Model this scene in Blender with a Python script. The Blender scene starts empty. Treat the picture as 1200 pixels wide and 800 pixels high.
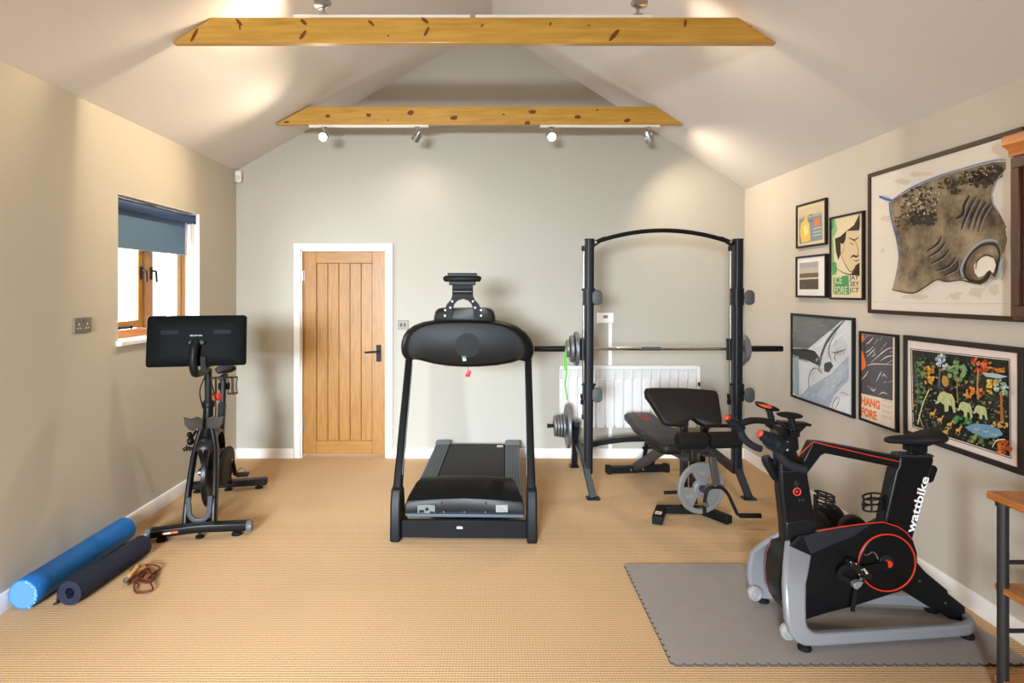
import bpy, bmesh, math, random
from mathutils import Vector, Matrix
C = bpy.context.scene.collection
V = Vector
PI = math.pi
# ---------------------------------------------------------------- camera model (level camera, shifted lens)
CX, CY, FPX, EYE = 577.0, 340.0, 720.0, 1.6
XL, XR, YB, YF = -2.445, 2.41, 5.868, -2.8
def P(px, py, s): return V(((px-CX)/s, FPX/s, EYE-(py-CY)/s))
def PY(px, py, y): return P(px, py, FPX/y)
def PX(px, py, x): return P(px, py, (px-CX)/x)
def crop(pts, c): return [(c[0]+x/c[2], c[1]+y/c[2]) for x, y in pts]

# ---------------------------------------------------------------- materials
def lin(h):
    h = h.lstrip('#'); r = []
    for i in (0, 2, 4):
        v = int(h[i:i+2], 16)/255
        r.append(v/12.92 if v <= .04045 else ((v+.055)/1.055)**2.4)
    return (*r, 1)
_mc = {}
def pbsdf(name):
    m = bpy.data.materials.new(name); m.use_nodes = True
    return m, m.node_tree.nodes, m.node_tree.links, m.node_tree.nodes['Principled BSDF']
def M(hexc, rough=.5, metal=0., spec=.25, noise=.06, scale=40, bump=0., coat=0.):
    """plain procedural material: a base colour with slight noise variation"""
    k = (hexc, rough, metal, spec, noise, scale, bump, coat)
    if k in _mc: return _mc[k]
    m, n, l, b = pbsdf('mat_%02d' % len(_mc))
    tc = n.new('ShaderNodeTexCoord'); nz = n.new('ShaderNodeTexNoise')
    nz.inputs['Scale'].default_value = scale; nz.inputs['Detail'].default_value = 3
    l.new(tc.outputs['Object'], nz.inputs['Vector'])
    mx = n.new('ShaderNodeMix'); mx.data_type = 'RGBA'
    c = lin(hexc)
    mx.inputs['A'].default_value = (*[v*(1-noise) for v in c[:3]], 1)
    mx.inputs['B'].default_value = (*[min(1, v*(1+noise)) for v in c[:3]], 1)
    l.new(nz.outputs['Fac'], mx.inputs['Factor']); l.new(mx.outputs['Result'], b.inputs['Base Color'])
    b.inputs['Roughness'].default_value = rough; b.inputs['Metallic'].default_value = metal
    b.inputs['Specular IOR Level'].default_value = spec; b.inputs['Coat Weight'].default_value = coat
    if bump:
        bp = n.new('ShaderNodeBump'); bp.inputs['Strength'].default_value = bump; bp.inputs['Distance'].default_value = .002
        l.new(nz.outputs['Fac'], bp.inputs['Height']); l.new(bp.outputs['Normal'], b.inputs['Normal'])
    _mc[k] = m
    return m
def wood(c1, c2, axis=0, scale=6, rough=.45, stretch=14, coat=.0):
    m, n, l, b = pbsdf('wood')
    tc = n.new('ShaderNodeTexCoord'); mp = n.new('ShaderNodeMapping')
    s = [stretch]*3; s[axis] = 1
    mp.inputs['Scale'].default_value = s
    l.new(tc.outputs['Object'], mp.inputs['Vector'])
    nz = n.new('ShaderNodeTexNoise'); nz.inputs['Scale'].default_value = scale; nz.inputs['Detail'].default_value = 6
    nz.inputs['Distortion'].default_value = .6
    l.new(mp.outputs['Vector'], nz.inputs['Vector'])
    r = n.new('ShaderNodeValToRGB'); e = r.color_ramp.elements
    e[0].position = .3; e[0].color = lin(c1); e[1].position = .7; e[1].color = lin(c2)
    l.new(nz.outputs['Fac'], r.inputs['Fac']); l.new(r.outputs['Color'], b.inputs['Base Color'])
    b.inputs['Roughness'].default_value = rough; b.inputs['Coat Weight'].default_value = coat
    bp = n.new('ShaderNodeBump'); bp.inputs['Strength'].default_value = .08; bp.inputs['Distance'].default_value = .001
    l.new(nz.outputs['Fac'], bp.inputs['Height']); l.new(bp.outputs['Normal'], b.inputs['Normal'])
    return m
def emis(hexc, strength):
    m, n, l, b = pbsdf('glow')
    b.inputs['Base Color'].default_value = lin(hexc)
    b.inputs['Emission Color'].default_value = lin(hexc); b.inputs['Emission Strength'].default_value = strength
    return m
def glass_mat(refl=.06, rough=.02):
    m, n, l, b = pbsdf('pane'); n.remove(b)
    out = n['Material Output']; t = n.new('ShaderNodeBsdfTransparent'); g = n.new('ShaderNodeBsdfGlossy')
    g.inputs['Roughness'].default_value = rough
    lw = n.new('ShaderNodeLayerWeight'); lw.inputs['Blend'].default_value = .5
    pw = n.new('ShaderNodeMath'); pw.operation = 'POWER'; pw.inputs[1].default_value = 4; l.new(lw.outputs['Facing'], pw.inputs[0])
    mu = n.new('ShaderNodeMath'); mu.operation = 'MULTIPLY_ADD'; mu.inputs[1].default_value = .4; mu.inputs[2].default_value = refl
    l.new(pw.outputs[0], mu.inputs[0])
    mx = n.new('ShaderNodeMixShader'); l.new(mu.outputs[0], mx.inputs[0]); l.new(t.outputs[0], mx.inputs[1]); l.new(g.outputs[0], mx.inputs[2])
    l.new(mx.outputs[0], out.inputs['Surface'])
    return m
def wall_mat(hexc, rough=.85):
    m, n, l, b = pbsdf('plaster')
    tc = n.new('ShaderNodeTexCoord'); nz = n.new('ShaderNodeTexNoise'); nz.inputs['Scale'].default_value = 1.3; nz.inputs['Detail'].default_value = 4
    l.new(tc.outputs['Object'], nz.inputs['Vector'])
    c = lin(hexc); mx = n.new('ShaderNodeMix'); mx.data_type = 'RGBA'
    mx.inputs['A'].default_value = (*[v*.96 for v in c[:3]], 1); mx.inputs['B'].default_value = (*[min(1, v*1.04) for v in c[:3]], 1)
    l.new(nz.outputs['Fac'], mx.inputs['Factor']); l.new(mx.outputs['Result'], b.inputs['Base Color'])
    b.inputs['Roughness'].default_value = rough; b.inputs['Specular IOR Level'].default_value = .25
    n2 = n.new('ShaderNodeTexNoise'); n2.inputs['Scale'].default_value = 160; l.new(tc.outputs['Object'], n2.inputs['Vector'])
    bp = n.new('ShaderNodeBump'); bp.inputs['Strength'].default_value = .04; bp.inputs['Distance'].default_value = .002
    l.new(n2.outputs['Fac'], bp.inputs['Height']); l.new(bp.outputs['Normal'], b.inputs['Normal'])
    return m
def carpet_mat():
    m, n, l, b = pbsdf('sisal')
    tc = n.new('ShaderNodeTexCoord'); sp = n.new('ShaderNodeSeparateXYZ'); l.new(tc.outputs['Object'], sp.inputs[0])
    def sinw(sock, freq, nsock=None, amp=0):
        mu = n.new('ShaderNodeMath'); mu.operation = 'MULTIPLY'; mu.inputs[1].default_value = freq; l.new(sock, mu.inputs[0])
        last = mu.outputs[0]
        if nsock is not None:
            ad = n.new('ShaderNodeMath'); ad.operation = 'MULTIPLY_ADD'; ad.inputs[1].default_value = amp
            l.new(nsock, ad.inputs[0]); l.new(last, ad.inputs[2]); last = ad.outputs[0]
        s = n.new('ShaderNodeMath'); s.operation = 'SINE'; l.new(last, s.inputs[0]); return s.outputs[0]
    nz = n.new('ShaderNodeTexNoise'); nz.inputs['Scale'].default_value = 9; nz.inputs['Detail'].default_value = 5; l.new(tc.outputs['Object'], nz.inputs['Vector'])
    nf = n.new('ShaderNodeTexNoise'); nf.inputs['Scale'].default_value = 120; nf.inputs['Detail'].default_value = 3; l.new(tc.outputs['Object'], nf.inputs['Vector'])
    a = sinw(sp.outputs['Y'], 2*PI/.0165, nz.outputs['Fac'], 2.0)
    c = sinw(sp.outputs['X'], 2*PI/.0135, nz.outputs['Fac'], 2.0)
    mul = n.new('ShaderNodeMath'); mul.operation = 'MULTIPLY_ADD'; mul.inputs[1].default_value = .28; l.new(c, mul.inputs[0]); l.new(a, mul.inputs[2])
    ad = n.new('ShaderNodeMath'); ad.operation = 'MULTIPLY_ADD'; ad.inputs[1].default_value = 2.2; l.new(nf.outputs['Fac'], ad.inputs[0]); l.new(mul.outputs[0], ad.inputs[2])
    mr = n.new('ShaderNodeMapRange'); mr.inputs['From Min'].default_value = -.8; mr.inputs['From Max'].default_value = 2.6; l.new(ad.outputs[0], mr.inputs['Value'])
    r = n.new('ShaderNodeValToRGB'); e = r.color_ramp.elements
    e[0].position = 0; e[0].color = lin('8f6f50'); e[1].position = .55; e[1].color = lin('c6a278')
    x = e.new(1.0); x.color = lin('dcc09a')
    l.new(mr.outputs['Result'], r.inputs['Fac'])
    n3 = n.new('ShaderNodeTexNoise'); n3.inputs['Scale'].default_value = .9; n3.inputs['Detail'].default_value = 2; l.new(tc.outputs['Object'], n3.inputs['Vector'])
    hs = n.new('ShaderNodeHueSaturation'); mr2 = n.new('ShaderNodeMapRange'); mr2.inputs['To Min'].default_value = .9; mr2.inputs['To Max'].default_value = 1.08
    l.new(n3.outputs['Fac'], mr2.inputs['Value']); l.new(mr2.outputs['Result'], hs.inputs['Value'])
    l.new(r.outputs['Color'], hs.inputs['Color']); l.new(hs.outputs['Color'], b.inputs['Base Color'])
    b.inputs['Roughness'].default_value = .95; b.inputs['Specular IOR Level'].default_value = .1
    bp = n.new('ShaderNodeBump'); bp.inputs['Strength'].default_value = .5; bp.inputs['Distance'].default_value = .003
    l.new(mr.outputs['Result'], bp.inputs['Height']); l.new(bp.outputs['Normal'], b.inputs['Normal'])
    return m
def ink_mat():
    m, n, l, b = pbsdf('ink_wash')
    tc = n.new('ShaderNodeTexCoord'); a = n.new('ShaderNodeTexNoise'); a.inputs['Scale'].default_value = 5; a.inputs['Detail'].default_value = 8; a.inputs['Roughness'].default_value = .68
    l.new(tc.outputs['Object'], a.inputs['Vector'])
    r = n.new('ShaderNodeValToRGB'); e = r.color_ramp.elements
    e[0].position = .34; e[0].color = lin('4a3d2e'); e[1].position = .64; e[1].color = lin('a8977c')
    x = e.new(.48); x.color = lin('83725a')
    l.new(a.outputs['Fac'], r.inputs['Fac']); l.new(r.outputs['Color'], b.inputs['Base Color']); b.inputs['Roughness'].default_value = .85; b.inputs['Specular IOR Level'].default_value = .2
    return m
BLK = M('121314', .45, spec=.16)          # black powder coat
BLKG = M('0e0e0f', .36, spec=.2)         # glossier black plastic
MATT = M('171718', .62, spec=.2)        # matt black
RUB = M('151413', .75, spec=.15, bump=.1, scale=300)
LEATH = M('1b1613', .5, spec=.22, bump=.15, scale=250)
CHROME = M('c9c9cb', .16, 1.)
STEEL = M('a9a9ab', .3, 1.)
IRON = M('86868a', .42, .75, noise=.12)
WHITE = M('f1eeea', .45, noise=.01)
RED = M('cf2d1c', .45)
DGREY = M('2e3033', .45)
GREY = M('7d7f83', .45)

# ---------------------------------------------------------------- mesh builder
class MB:
    def __init__(s): s.bm = bmesh.new()
    def _f(s, vs, mi=0):
        try:
            f = s.bm.faces.new(vs); f.material_index = mi; return f
        except ValueError: return None
    def loft(s, rings, closed=True, caps=True, loop=False, mi=0):
        R = [[s.bm.verts.new(p) for p in r] for r in rings]; n = len(R[0])
        for i in range(len(R) if loop else len(R)-1):
            a, b = R[i], R[(i+1) % len(R)]
            for j in range(n if closed else n-1):
                k = (j+1) % n; s._f((a[j], a[k], b[k], b[j]), mi)
        if caps and not loop and closed:
            s._f(R[0][::-1], mi); s._f(R[-1], mi)
        return s
    def box(s, c, d, rot=None, mi=0):
        c = V(c); x, y, z = d[0]/2, d[1]/2, d[2]/2
        q = [V(p) for p in ((-x,-y,-z),(x,-y,-z),(x,y,-z),(-x,y,-z),(-x,-y,z),(x,-y,z),(x,y,z),(-x,y,z))]
        if rot is not None: q = [rot @ p for p in q]
        v = [s.bm.verts.new(c+p) for p in q]
        for f in ((3,2,1,0),(4,5,6,7),(0,1,5,4),(1,2,6,5),(2,3,7,6),(3,0,4,7)): s._f([v[i] for i in f], mi)
        return s
    def bb(s, x0, x1, y0, y1, z0, z1, mi=0):
        return s.box(((x0+x1)/2,(y0+y1)/2,(z0+z1)/2), (x1-x0, y1-y0, z1-z0), mi=mi)
    def frames(s, pts, up=None, loop=False):
        n = len(pts); T = []
        for i in range(n):
            a = pts[i-1] if (i > 0 or loop) else pts[i]; b = pts[(i+1) % n] if (i < n-1 or loop) else pts[i]
            t = b-a; T.append(t.normalized() if t.length > 1e-9 else V((0,0,1)))
        u = up
        if u is None: u = V((0,0,1)) if abs(T[0].z) < .9 else V((1,0,0))
        u = V(u); out = []
        for t in T:
            u2 = u - t*u.dot(t)
            if u2.length < 1e-6:
                u2 = t.orthogonal()
            u2.normalize(); out.append((t.cross(u2), u2)); u = u2 if up is None else V(up)
        return out
    def tube(s, pts, r, n=12, loop=False, prof=None, up=None, caps=True, mi=0):
        pts = [V(p) for p in pts]; fr = s.frames(pts, up, loop); rings = []
        for i, (p, (a, b)) in enumerate(zip(pts, fr)):
            k = r[i] if isinstance(r, (list, tuple)) else r
            if prof: rings.append([p+a*x*k+b*y*k for x, y in prof])
            else: rings.append([p+a*math.cos(2*PI*j/n)*k+b*math.sin(2*PI*j/n)*k for j in range(n)])
        return s.loft(rings, caps=caps, loop=loop, mi=mi)
    def bar(s, p0, p1, w, h, up=(0,0,1), mi=0):
        return s.tube([p0, p1], 1, prof=[(-w/2,-h/2),(w/2,-h/2),(w/2,h/2),(-w/2,h/2)], up=up, mi=mi)
    def bars(s, pts, w, h, up=(0,0,1), loop=False, mi=0):
        return s.tube(pts, 1, prof=[(-w/2,-h/2),(w/2,-h/2),(w/2,h/2),(-w/2,h/2)], up=up, loop=loop, mi=mi)
    def lathe(s, o, d, prof, n=32, mi=0, caps=False):
        """prof: (radius, distance along d)"""
        o = V(o); d = V(d).normalized(); a = d.orthogonal().normalized(); b = d.cross(a); R = []
        for r, h in prof:
            if r < 1e-6: R.append([s.bm.verts.new(o+d*h)])
            else: R.append([s.bm.verts.new(o+d*h+(a*math.cos(2*PI*j/n)+b*math.sin(2*PI*j/n))*r) for j in range(n)])
        for p, q in zip(R, R[1:]):
            for j in range(n):
                k = (j+1) % n
                if len(p) == 1 and len(q) == 1: continue
                if len(p) == 1: s._f((p[0], q[k], q[j]), mi)
                elif len(q) == 1: s._f((p[j], p[k], q[0]), mi)
                else: s._f((p[j], p[k], q[k], q[j]), mi)
        if caps:
            if len(R[0]) > 1: s._f(R[0][::-1], mi)
            if len(R[-1]) > 1: s._f(R[-1], mi)
        return s
    def cyl(s, p0, p1, r, r1=None, n=20, mi=0):
        p0, p1 = V(p0), V(p1); d = p1-p0; r1 = r if r1 is None else r1
        return s.lathe(p0, d, [(0,0),(r,0),(r1,d.length),(0,d.length)], n, mi)
    def ell(s, c, rad, n=20, m=12, rot=None, mi=0):
        c = V(c); rings = []
        for i in range(1, m):
            t = PI*i/m
            ring = []
            for j in range(n):
                a = 2*PI*j/n; q = V((rad[0]*math.sin(t)*math.cos(a), rad[1]*math.sin(t)*math.sin(a), -rad[2]*math.cos(t)))
                ring.append(c+(rot @ q if rot is not None else q))
            rings.append(ring)
        return s.loft(rings, mi=mi)
    def prism(s, pts, ext, mi=0):
        pts = [V(p) for p in pts]; e = V(ext)
        return s.loft([pts, [p+e for p in pts]], mi=mi)
    def face(s, pts, mi=0):
        s._f([s.bm.verts.new(V(p)) for p in pts], mi); return s
    def pillow(s, pts, n, front, back, edge=.2, k=6, mi=0, pw=1.0):
        """puffed pad over a closed outline; n = unit normal of the front face"""
        pts = [V(p) for p in pts]; n = V(n); c = sum(pts, V((0,0,0)))/len(pts); rings = []
        for i in range(-k, k+1):
            a = PI/2*i/k*.97; f = 1-edge*(1-math.cos(a))**pw
            h = (front if i > 0 else back)*math.sin(a)
            rings.append([c+(p-c)*f+n*h for p in pts])
        return s.loft(rings, mi=mi)
    def ribbon(s, pts, w, n, mi=0):
        """flat stroke lying in the plane with normal n; w scalar or list"""
        pts = [V(p) for p in pts]; n = V(n); L = []
        for i in range(len(pts)):
            t = (pts[min(i+1, len(pts)-1)]-pts[max(i-1, 0)]).normalized(); sd = t.cross(n).normalized()
            k = (w[i] if isinstance(w, (list, tuple)) else w)/2
            L.append((s.bm.verts.new(pts[i]-sd*k), s.bm.verts.new(pts[i]+sd*k)))
        for (a, b), (c, d) in zip(L, L[1:]): s._f((a, b, d, c), mi)
        return s
    def build(s, name, mats, parent=None, inv=None, bevel=0, seg=2, sub=0, ang=35, smooth=True, normals=True, solid=0):
        if normals: bmesh.ops.recalc_face_normals(s.bm, faces=s.bm.faces[:])
        me = bpy.data.meshes.new(name); s.bm.to_mesh(me); s.bm.free()
        if inv is not None: me.transform(inv)
        for m in (mats if isinstance(mats, (list, tuple)) else [mats]): me.materials.append(m)
        if smooth and len(me.polygons):
            me.shade_smooth(); me.set_sharp_from_angle(angle=math.radians(ang))
        o = bpy.data.objects.new(name, me); C.objects.link(o)
        if parent is not None: o.parent = parent
        if solid:
            md = o.modifiers.new('thick', 'SOLIDIFY'); md.thickness = solid; md.offset = 0
        if bevel:
            md = o.modifiers.new('edge', 'BEVEL'); md.width = bevel; md.segments = seg; md.limit_method = 'ANGLE'; md.angle_limit = math.radians(40)
        if sub:
            md = o.modifiers.new('sub', 'SUBSURF'); md.levels = sub; md.render_levels = sub
        return o

# ---------------------------------------------------------------- things
class Thing:
    """an Empty at the thing's base; parts are added in world or local coordinates"""
    def __init__(s, name, label, cat, loc=(0,0,0), rotz=0, group=None, kind=None):
        s.o = bpy.data.objects.new(name, None); C.objects.link(s.o); s.o.empty_display_size = .1
        s.o.location = loc; s.o.rotation_euler = (0, 0, rotz)
        s.inv = (Matrix.Translation(V(loc)) @ Matrix.Rotation(rotz, 4, 'Z')).inverted()
        tag(s.o, label, cat, group, kind)
    def add(s, name, mb, mats, parent=None, local=False, label=None, **kw):
        o = mb.build(name, mats, parent or s.o, None if local else s.inv, **kw)
        if label: o['label'] = label
        return o
def tag(o, label=None, cat=None, group=None, kind=None):
    if label: o['label'] = label
    if cat: o['category'] = cat
    if group: o['group'] = group
    if kind: o['kind'] = kind
    return o
def copy_tree(o, parent=None):
    c = o.copy(); C.objects.link(c)
    if parent is not None: c.parent = parent
    for ch in list(o.children): copy_tree(ch, c)
    return c
def struct(name, mb, mats, **kw):
    return tag(mb.build(name, mats, **kw), kind='structure')
def catmull(pts, n=6, loop=False):
    pts = [V(p) for p in pts]; m = len(pts); out = []
    for i in range(m if loop else m-1):
        g = lambda k: pts[k % m] if loop else pts[max(0, min(m-1, k))]
        p0, p1, p2, p3 = g(i-1), g(i), g(i+1), g(i+2)
        for j in range(n):
            t = j/n
            out.append(.5*((2*p1)+(p2-p0)*t+(2*p0-5*p1+4*p2-p3)*t*t+(3*p1-p0-3*p2+p3)*t**3))
    if not loop: out.append(pts[-1])
    return out
def fillet(pts, r, n=5, loop=False):
    pts = [V(p) for p in pts]; out = []; m = len(pts)
    for i in range(m):
        if not loop and i in (0, m-1): out.append(pts[i]); continue
        p = pts[i]; a = pts[i-1]-p; b = pts[(i+1) % m]-p
        k = min(r, a.length*.49, b.length*.49); a = p+a.normalized()*k; b = p+b.normalized()*k
        for j in range(n+1):
            t = j/n; out.append(a*(1-t)**2+p*2*t*(1-t)+b*t*t)
    return out
def text_mesh(name, body, o, ux, uy, w, h, mat, parent, inv, bold=0, ext=.0006):
    """lettering fitted into a w x h box whose lower-left corner is o"""
    cu = bpy.data.curves.new(name, 'FONT'); cu.body = body; cu.offset = bold; cu.extrude = .002; cu.resolution_u = 3
    t = bpy.data.objects.new(name, cu); C.objects.link(t)
    dg = bpy.context.evaluated_depsgraph_get(); dg.update()
    me = bpy.data.meshes.new_from_object(t.evaluated_get(dg), depsgraph=dg)
    bpy.data.objects.remove(t); bpy.data.curves.remove(cu)
    xs = [v.co.x for v in me.vertices]; ys = [v.co.y for v in me.vertices]
    x0, x1, y0, y1 = min(xs), max(xs), min(ys), max(ys)
    ux = V(ux).normalized(); uy = V(uy).normalized(); un = ux.cross(uy); o = V(o)
    for v in me.vertices:
        v.co = o+ux*((v.co.x-x0)/(x1-x0)*w)+uy*((v.co.y-y0)/(y1-y0)*h)+un*(ext if v.co.z > 0 else 0)
    if inv is not None: me.transform(inv)
    me.materials.clear(); me.materials.append(mat)
    ob = bpy.data.objects.new(name, me); C.objects.link(ob); ob.parent = parent
    return ob
def rounded(w, h, r, n=4):
    """outline of a rounded rectangle centred on 0 in 2D"""
    out = []
    for cx, cy, a0 in ((w/2-r,h/2-r,0),(-w/2+r,h/2-r,90),(-w/2+r,-h/2+r,180),(w/2-r,-h/2+r,270)):
        for j in range(n+1):
            a = math.radians(a0+90*j/n); out.append((cx+r*math.cos(a), cy+r*math.sin(a)))
    return out
# ================================================================ ROOM SHELL
ZL, ZR, ZT = 2.741, 2.56, 4.126      # eaves and ridge
WALLG = wall_mat('b0aca0'); WALLS = wall_mat('c2bbab'); WALLR = wall_mat('c6beb2')
CEIL = wall_mat('d9d5d1'); TRIM = M('efece8', .4, noise=.01)
OAK_V = wood('8a5c1a', 'a8762c', 2, 5, .4, 16, .2)
OAK_H = wood('8a5c1a', 'a8762c', 0, 5, .4, 16, .2)
OAK_Y = wood('a0601f', 'c9873f', 1, 5, .4, 16, .2)
PINE = wood('a87a20', 'c2953a', 0, 3, .38, 12, .25)
struct('floor', MB().bb(XL-.3, XR+.2, YF-.1, YB+.35, -.1, 0), carpet_mat())
# --- back wall, with the door opening
DX0, DX1, DZ = -1.83, -1.012, 1.985
mb = MB()
def wpoly(x0, x1, zb, zt0, zt1): mb.prism([(x0,YB,zb),(x1,YB,zb),(x1,YB,zt1),(x0,YB,zt0)], (0,.25,0))
sl = lambda x: (ZT+.566*x if x < 0 else ZT-.65*x)
mb.prism([(XL-.02,YB,0),(DX0,YB,0),(DX0,YB,sl(DX0)),(XL-.02,YB,sl(XL-.02))], (0,.25,0))
mb.prism([(DX0,YB,DZ),(DX1,YB,DZ),(DX1,YB,sl(DX1)),(DX0,YB,sl(DX0))], (0,.25,0))
mb.prism([(DX1,YB,0),(XR+.02,YB,0),(XR+.02,YB,sl(XR+.02)),(0,YB,ZT),(DX1,YB,sl(DX1))], (0,.25,0))
struct('wall_back', mb, WALLG, smooth=False)
# --- left wall with window opening
WY0, WY1, WZ0, WZ1 = 4.01, 5.13, 1.255, 2.235
mb = MB(); T = XL-.28
mb.bb(T, XL, YF, WY0, 0, ZL); mb.bb(T, XL, WY1, YB+.25, 0, ZL)
mb.bb(T, XL, WY0, WY1, 0, WZ0); mb.bb(T, XL, WY0, WY1, WZ1, ZL)
struct('wall_left', mb, WALLS, smooth=False)
struct('wall_right', MB().bb(XR, XR+.2, YF, YB+.25, 0, ZR), WALLR, smooth=False)
# --- front wall (behind the camera) with an unseen bare opening, set off-centre to steer the daylight
mb = MB(); O0, O1 = -2.2, -.6
mb.bb(XL, O0, YF-.2, YF, 0, 2.3); mb.bb(O1, XR, YF-.2, YF, 0, 2.3)
mb.prism([(XL,YF,2.3),(XR,YF,2.3),(XR,YF,ZR),(0,YF,ZT),(XL,YF,ZL)], (0,-.2,0))
struct('wall_front', mb, WALLG, smooth=False)
mb = MB()
mb.prism([(XL-.3,YF-.2,sl(XL-.3)),(0,YF-.2,ZT),(0,YF-.2,ZT+.15),(XL-.3,YF-.2,sl(XL-.3)+.15)], (0,YB+.5-YF,0))
mb.prism([(XR+.22,YF-.2,sl(XR+.22)),(0,YF-.2,ZT),(0,YF-.2,ZT+.15),(XR+.22,YF-.2,sl(XR+.22)+.15)], (0,YB+.5-YF,0))
struct('ceiling', mb, CEIL, smooth=False)
# --- white reveal lining of the window
mb = MB()
mb.bb(XL-.19, XL-.001, WY1-.004, WY1, WZ0, WZ1); mb.bb(XL-.19, XL-.001, WY0, WY0+.004, WZ0, WZ1); mb.bb(XL-.19, XL-.001, WY0, WY1, WZ1-.004, WZ1)
struct('trim_1', mb, TRIM, smooth=False)
struct('trim_2', MB().prism([(XL-.13,WY0-.02,WZ0-.02),(XL+.035,WY0-.02,WZ0-.02),(XL+.035,WY0-.02,WZ0+.012),(XL-.13,WY0-.02,WZ0+.014)], (0,WY1-WY0+.04,0)), TRIM, bevel=.008, seg=3)
# --- baseboards
def base(name, a, b, nrm):
    a, b, nrm = V(a), V(b), V(nrm)
    pr = [(0,0),(.018,0),(.018,.072),(.012,.088),(.004,.092),(0,.092)]
    struct(name, MB().loft([[a+nrm*x+V((0,0,z)) for x, z in pr], [b+nrm*x+V((0,0,z)) for x, z in pr]]), TRIM)
base('baseboard_left', (XL,YF,0), (XL,YB,0), (1,0,0))
base('baseboard_right', (XR,YF,0), (XR,YB,0), (-1,0,0))
base('baseboard_back', (XL,YB,0), (DX0-.065,YB,0), (0,-1,0))
base('baseboard_back', (DX1+.065,YB,0), (XR,YB,0), (0,-1,0))
# --- door
def st(name, **kw):
    o = bpy.data.objects.new(name, None); C.objects.link(o); o['kind'] = 'structure'; return o
dr = st('door_1')
mb = MB(); aw = .062
mb.bb(DX0-aw, DX0, YB-.022, YB, 0, DZ+aw); mb.bb(DX1, DX1+aw, YB-.022, YB, 0, DZ+aw); mb.bb(DX0, DX1, YB-.022, YB, DZ, DZ+aw)
mb.build('architrave', TRIM, dr, bevel=.006)
mb = MB()
mb.bb(DX0, DX0+.012, YB, YB+.2, 0, DZ); mb.bb(DX1-.012, DX1, YB, YB+.2, 0, DZ); mb.bb(DX0, DX1, YB, YB+.2, DZ-.012, DZ)
mb.build('jamb', TRIM, dr)
LY = YB+.03; lx0, lx1, lz0, lz1 = DX0+.014, DX1-.014, .03, DZ-.014
px0, px1, pz0, pz1 = -1.69, -1.155, .155, 1.86
mb = MB()
mb.bb(lx0, px0, LY, LY+.04, lz0, lz1); mb.bb(px1, lx1, LY, LY+.04, lz0, lz1)
leaf = mb.build('stile', OAK_V, dr, bevel=.003)
mb = MB(); mb.bb(px0, px1, LY, LY+.04, lz0, pz0); mb.bb(px0, px1, LY, LY+.04, pz1, lz1)
mb.build('rail', OAK_H, dr, bevel=.003)
mb = MB(); bw = (px1-px0)/5
for i in range(5): mb.bb(px0+bw*i+.0015, px0+bw*(i+1)-.0015, LY+.01, LY+.032, pz0, pz1)
mb.bb(px0, px1, LY+.028, LY+.036, pz0, pz1)
mb.build('board_panel', OAK_V, dr, bevel=.006)
hz = 1.6-(413-340)/122
hx = -1.09
mb = MB(); mb.bb(hx-.023, hx+.023, LY-.008, LY, hz-.085, hz+.075)
mb.cyl((hx,LY-.008,hz+.01), (hx,LY-.05,hz+.01), .011)
mb.tube(fillet([(hx,LY-.048,hz+.01),(hx-.03,LY-.052,hz+.012),(hx-.125,LY-.05,hz+.006)], .02), [.011]*2+[.010]*5+[.009], n=12)
mb.build('door_handle', BLK, dr, bevel=.002)
for z in (1.74, .29):
    mb = MB(); mb.cyl((lx0-.002,LY-.008,z-.05), (lx0-.002,LY-.008,z+.05), .008); mb.bb(lx0, lx0+.012, LY-.003, LY, z-.05, z+.05)
    mb.build('hinge', STEEL, dr)
# --- window
wn = st('window_1')
fx0, fx1 = -2.63, -2.565
mb = MB(); fw = .05; my = (WY0+WY1)/2-.005
zi = WZ0+.015
mb.bb(fx0, fx1, WY0, WY0+fw, zi, WZ1); mb.bb(fx0, fx1, WY1-fw, WY1, zi, WZ1)
mb.bb(fx0, fx1, my-.035, my+.035, zi, WZ1)
wf = mb.build('window_frame', OAK_V, wn, bevel=.005)
mb = MB(); mb.bb(fx0, fx1+.01, WY0, WY1, zi, zi+.055); mb.bb(fx0, fx1, WY0, WY1, WZ1-fw, WZ1)
mb.build('window_rail', OAK_Y, wn, bevel=.005)
GL = glass_mat(.04)
for a, b, sgn in ((WY0+fw+.004, my-.039, 1), (my+.039, WY1-fw-.004, -1)):
    mb = MB(); sw = .055; z0, z1 = zi+.06, WZ1-fw-.005
    mb.bb(fx0, fx1-.008, a, a+sw, z0, z1); mb.bb(fx0, fx1-.008, b-sw, b, z0, z1)
    mb.bb(fx0, fx1-.008, a+sw, b-sw, z0, z0+sw); mb.bb(fx0, fx1-.008, a+sw, b-sw, z1-sw, z1)
    sash = mb.build('sash', OAK_V, wn, bevel=.006)
    MB().face([(-2.604,p_,q_) for p_, q_ in ((a+sw-.005,z0+sw-.005),(b-sw+.005,z0+sw-.005),(b-sw+.005,z1-sw+.005),(a+sw-.005,z1-sw+.005))]).build('pane', GL, sash)
    hy = b-.028 if sgn > 0 else a+.028
    mb = MB(); mb.bb(fx1-.008, fx1, hy-.011, hy+.011, 1.68, 1.775)
    mb.tube(fillet([(fx1-.004,hy,1.745),(fx1+.03,hy,1.745),(fx1+.035,hy,1.66)], .012), .0075, n=10)
    mb.build('window_handle', BLK, sash, bevel=.002)
    mb = MB(); mb.bb(fx1, fx1+.012, a+.12, a+.30, zi+.06, zi+.075); mb.ell((fx1+.012,a+.13,zi+.072), (.014,.014,.014)); mb.ell((fx1+.012,a+.28,zi+.07), (.01,.01,.014))
    mb.build('stay', BLK, sash)
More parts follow.
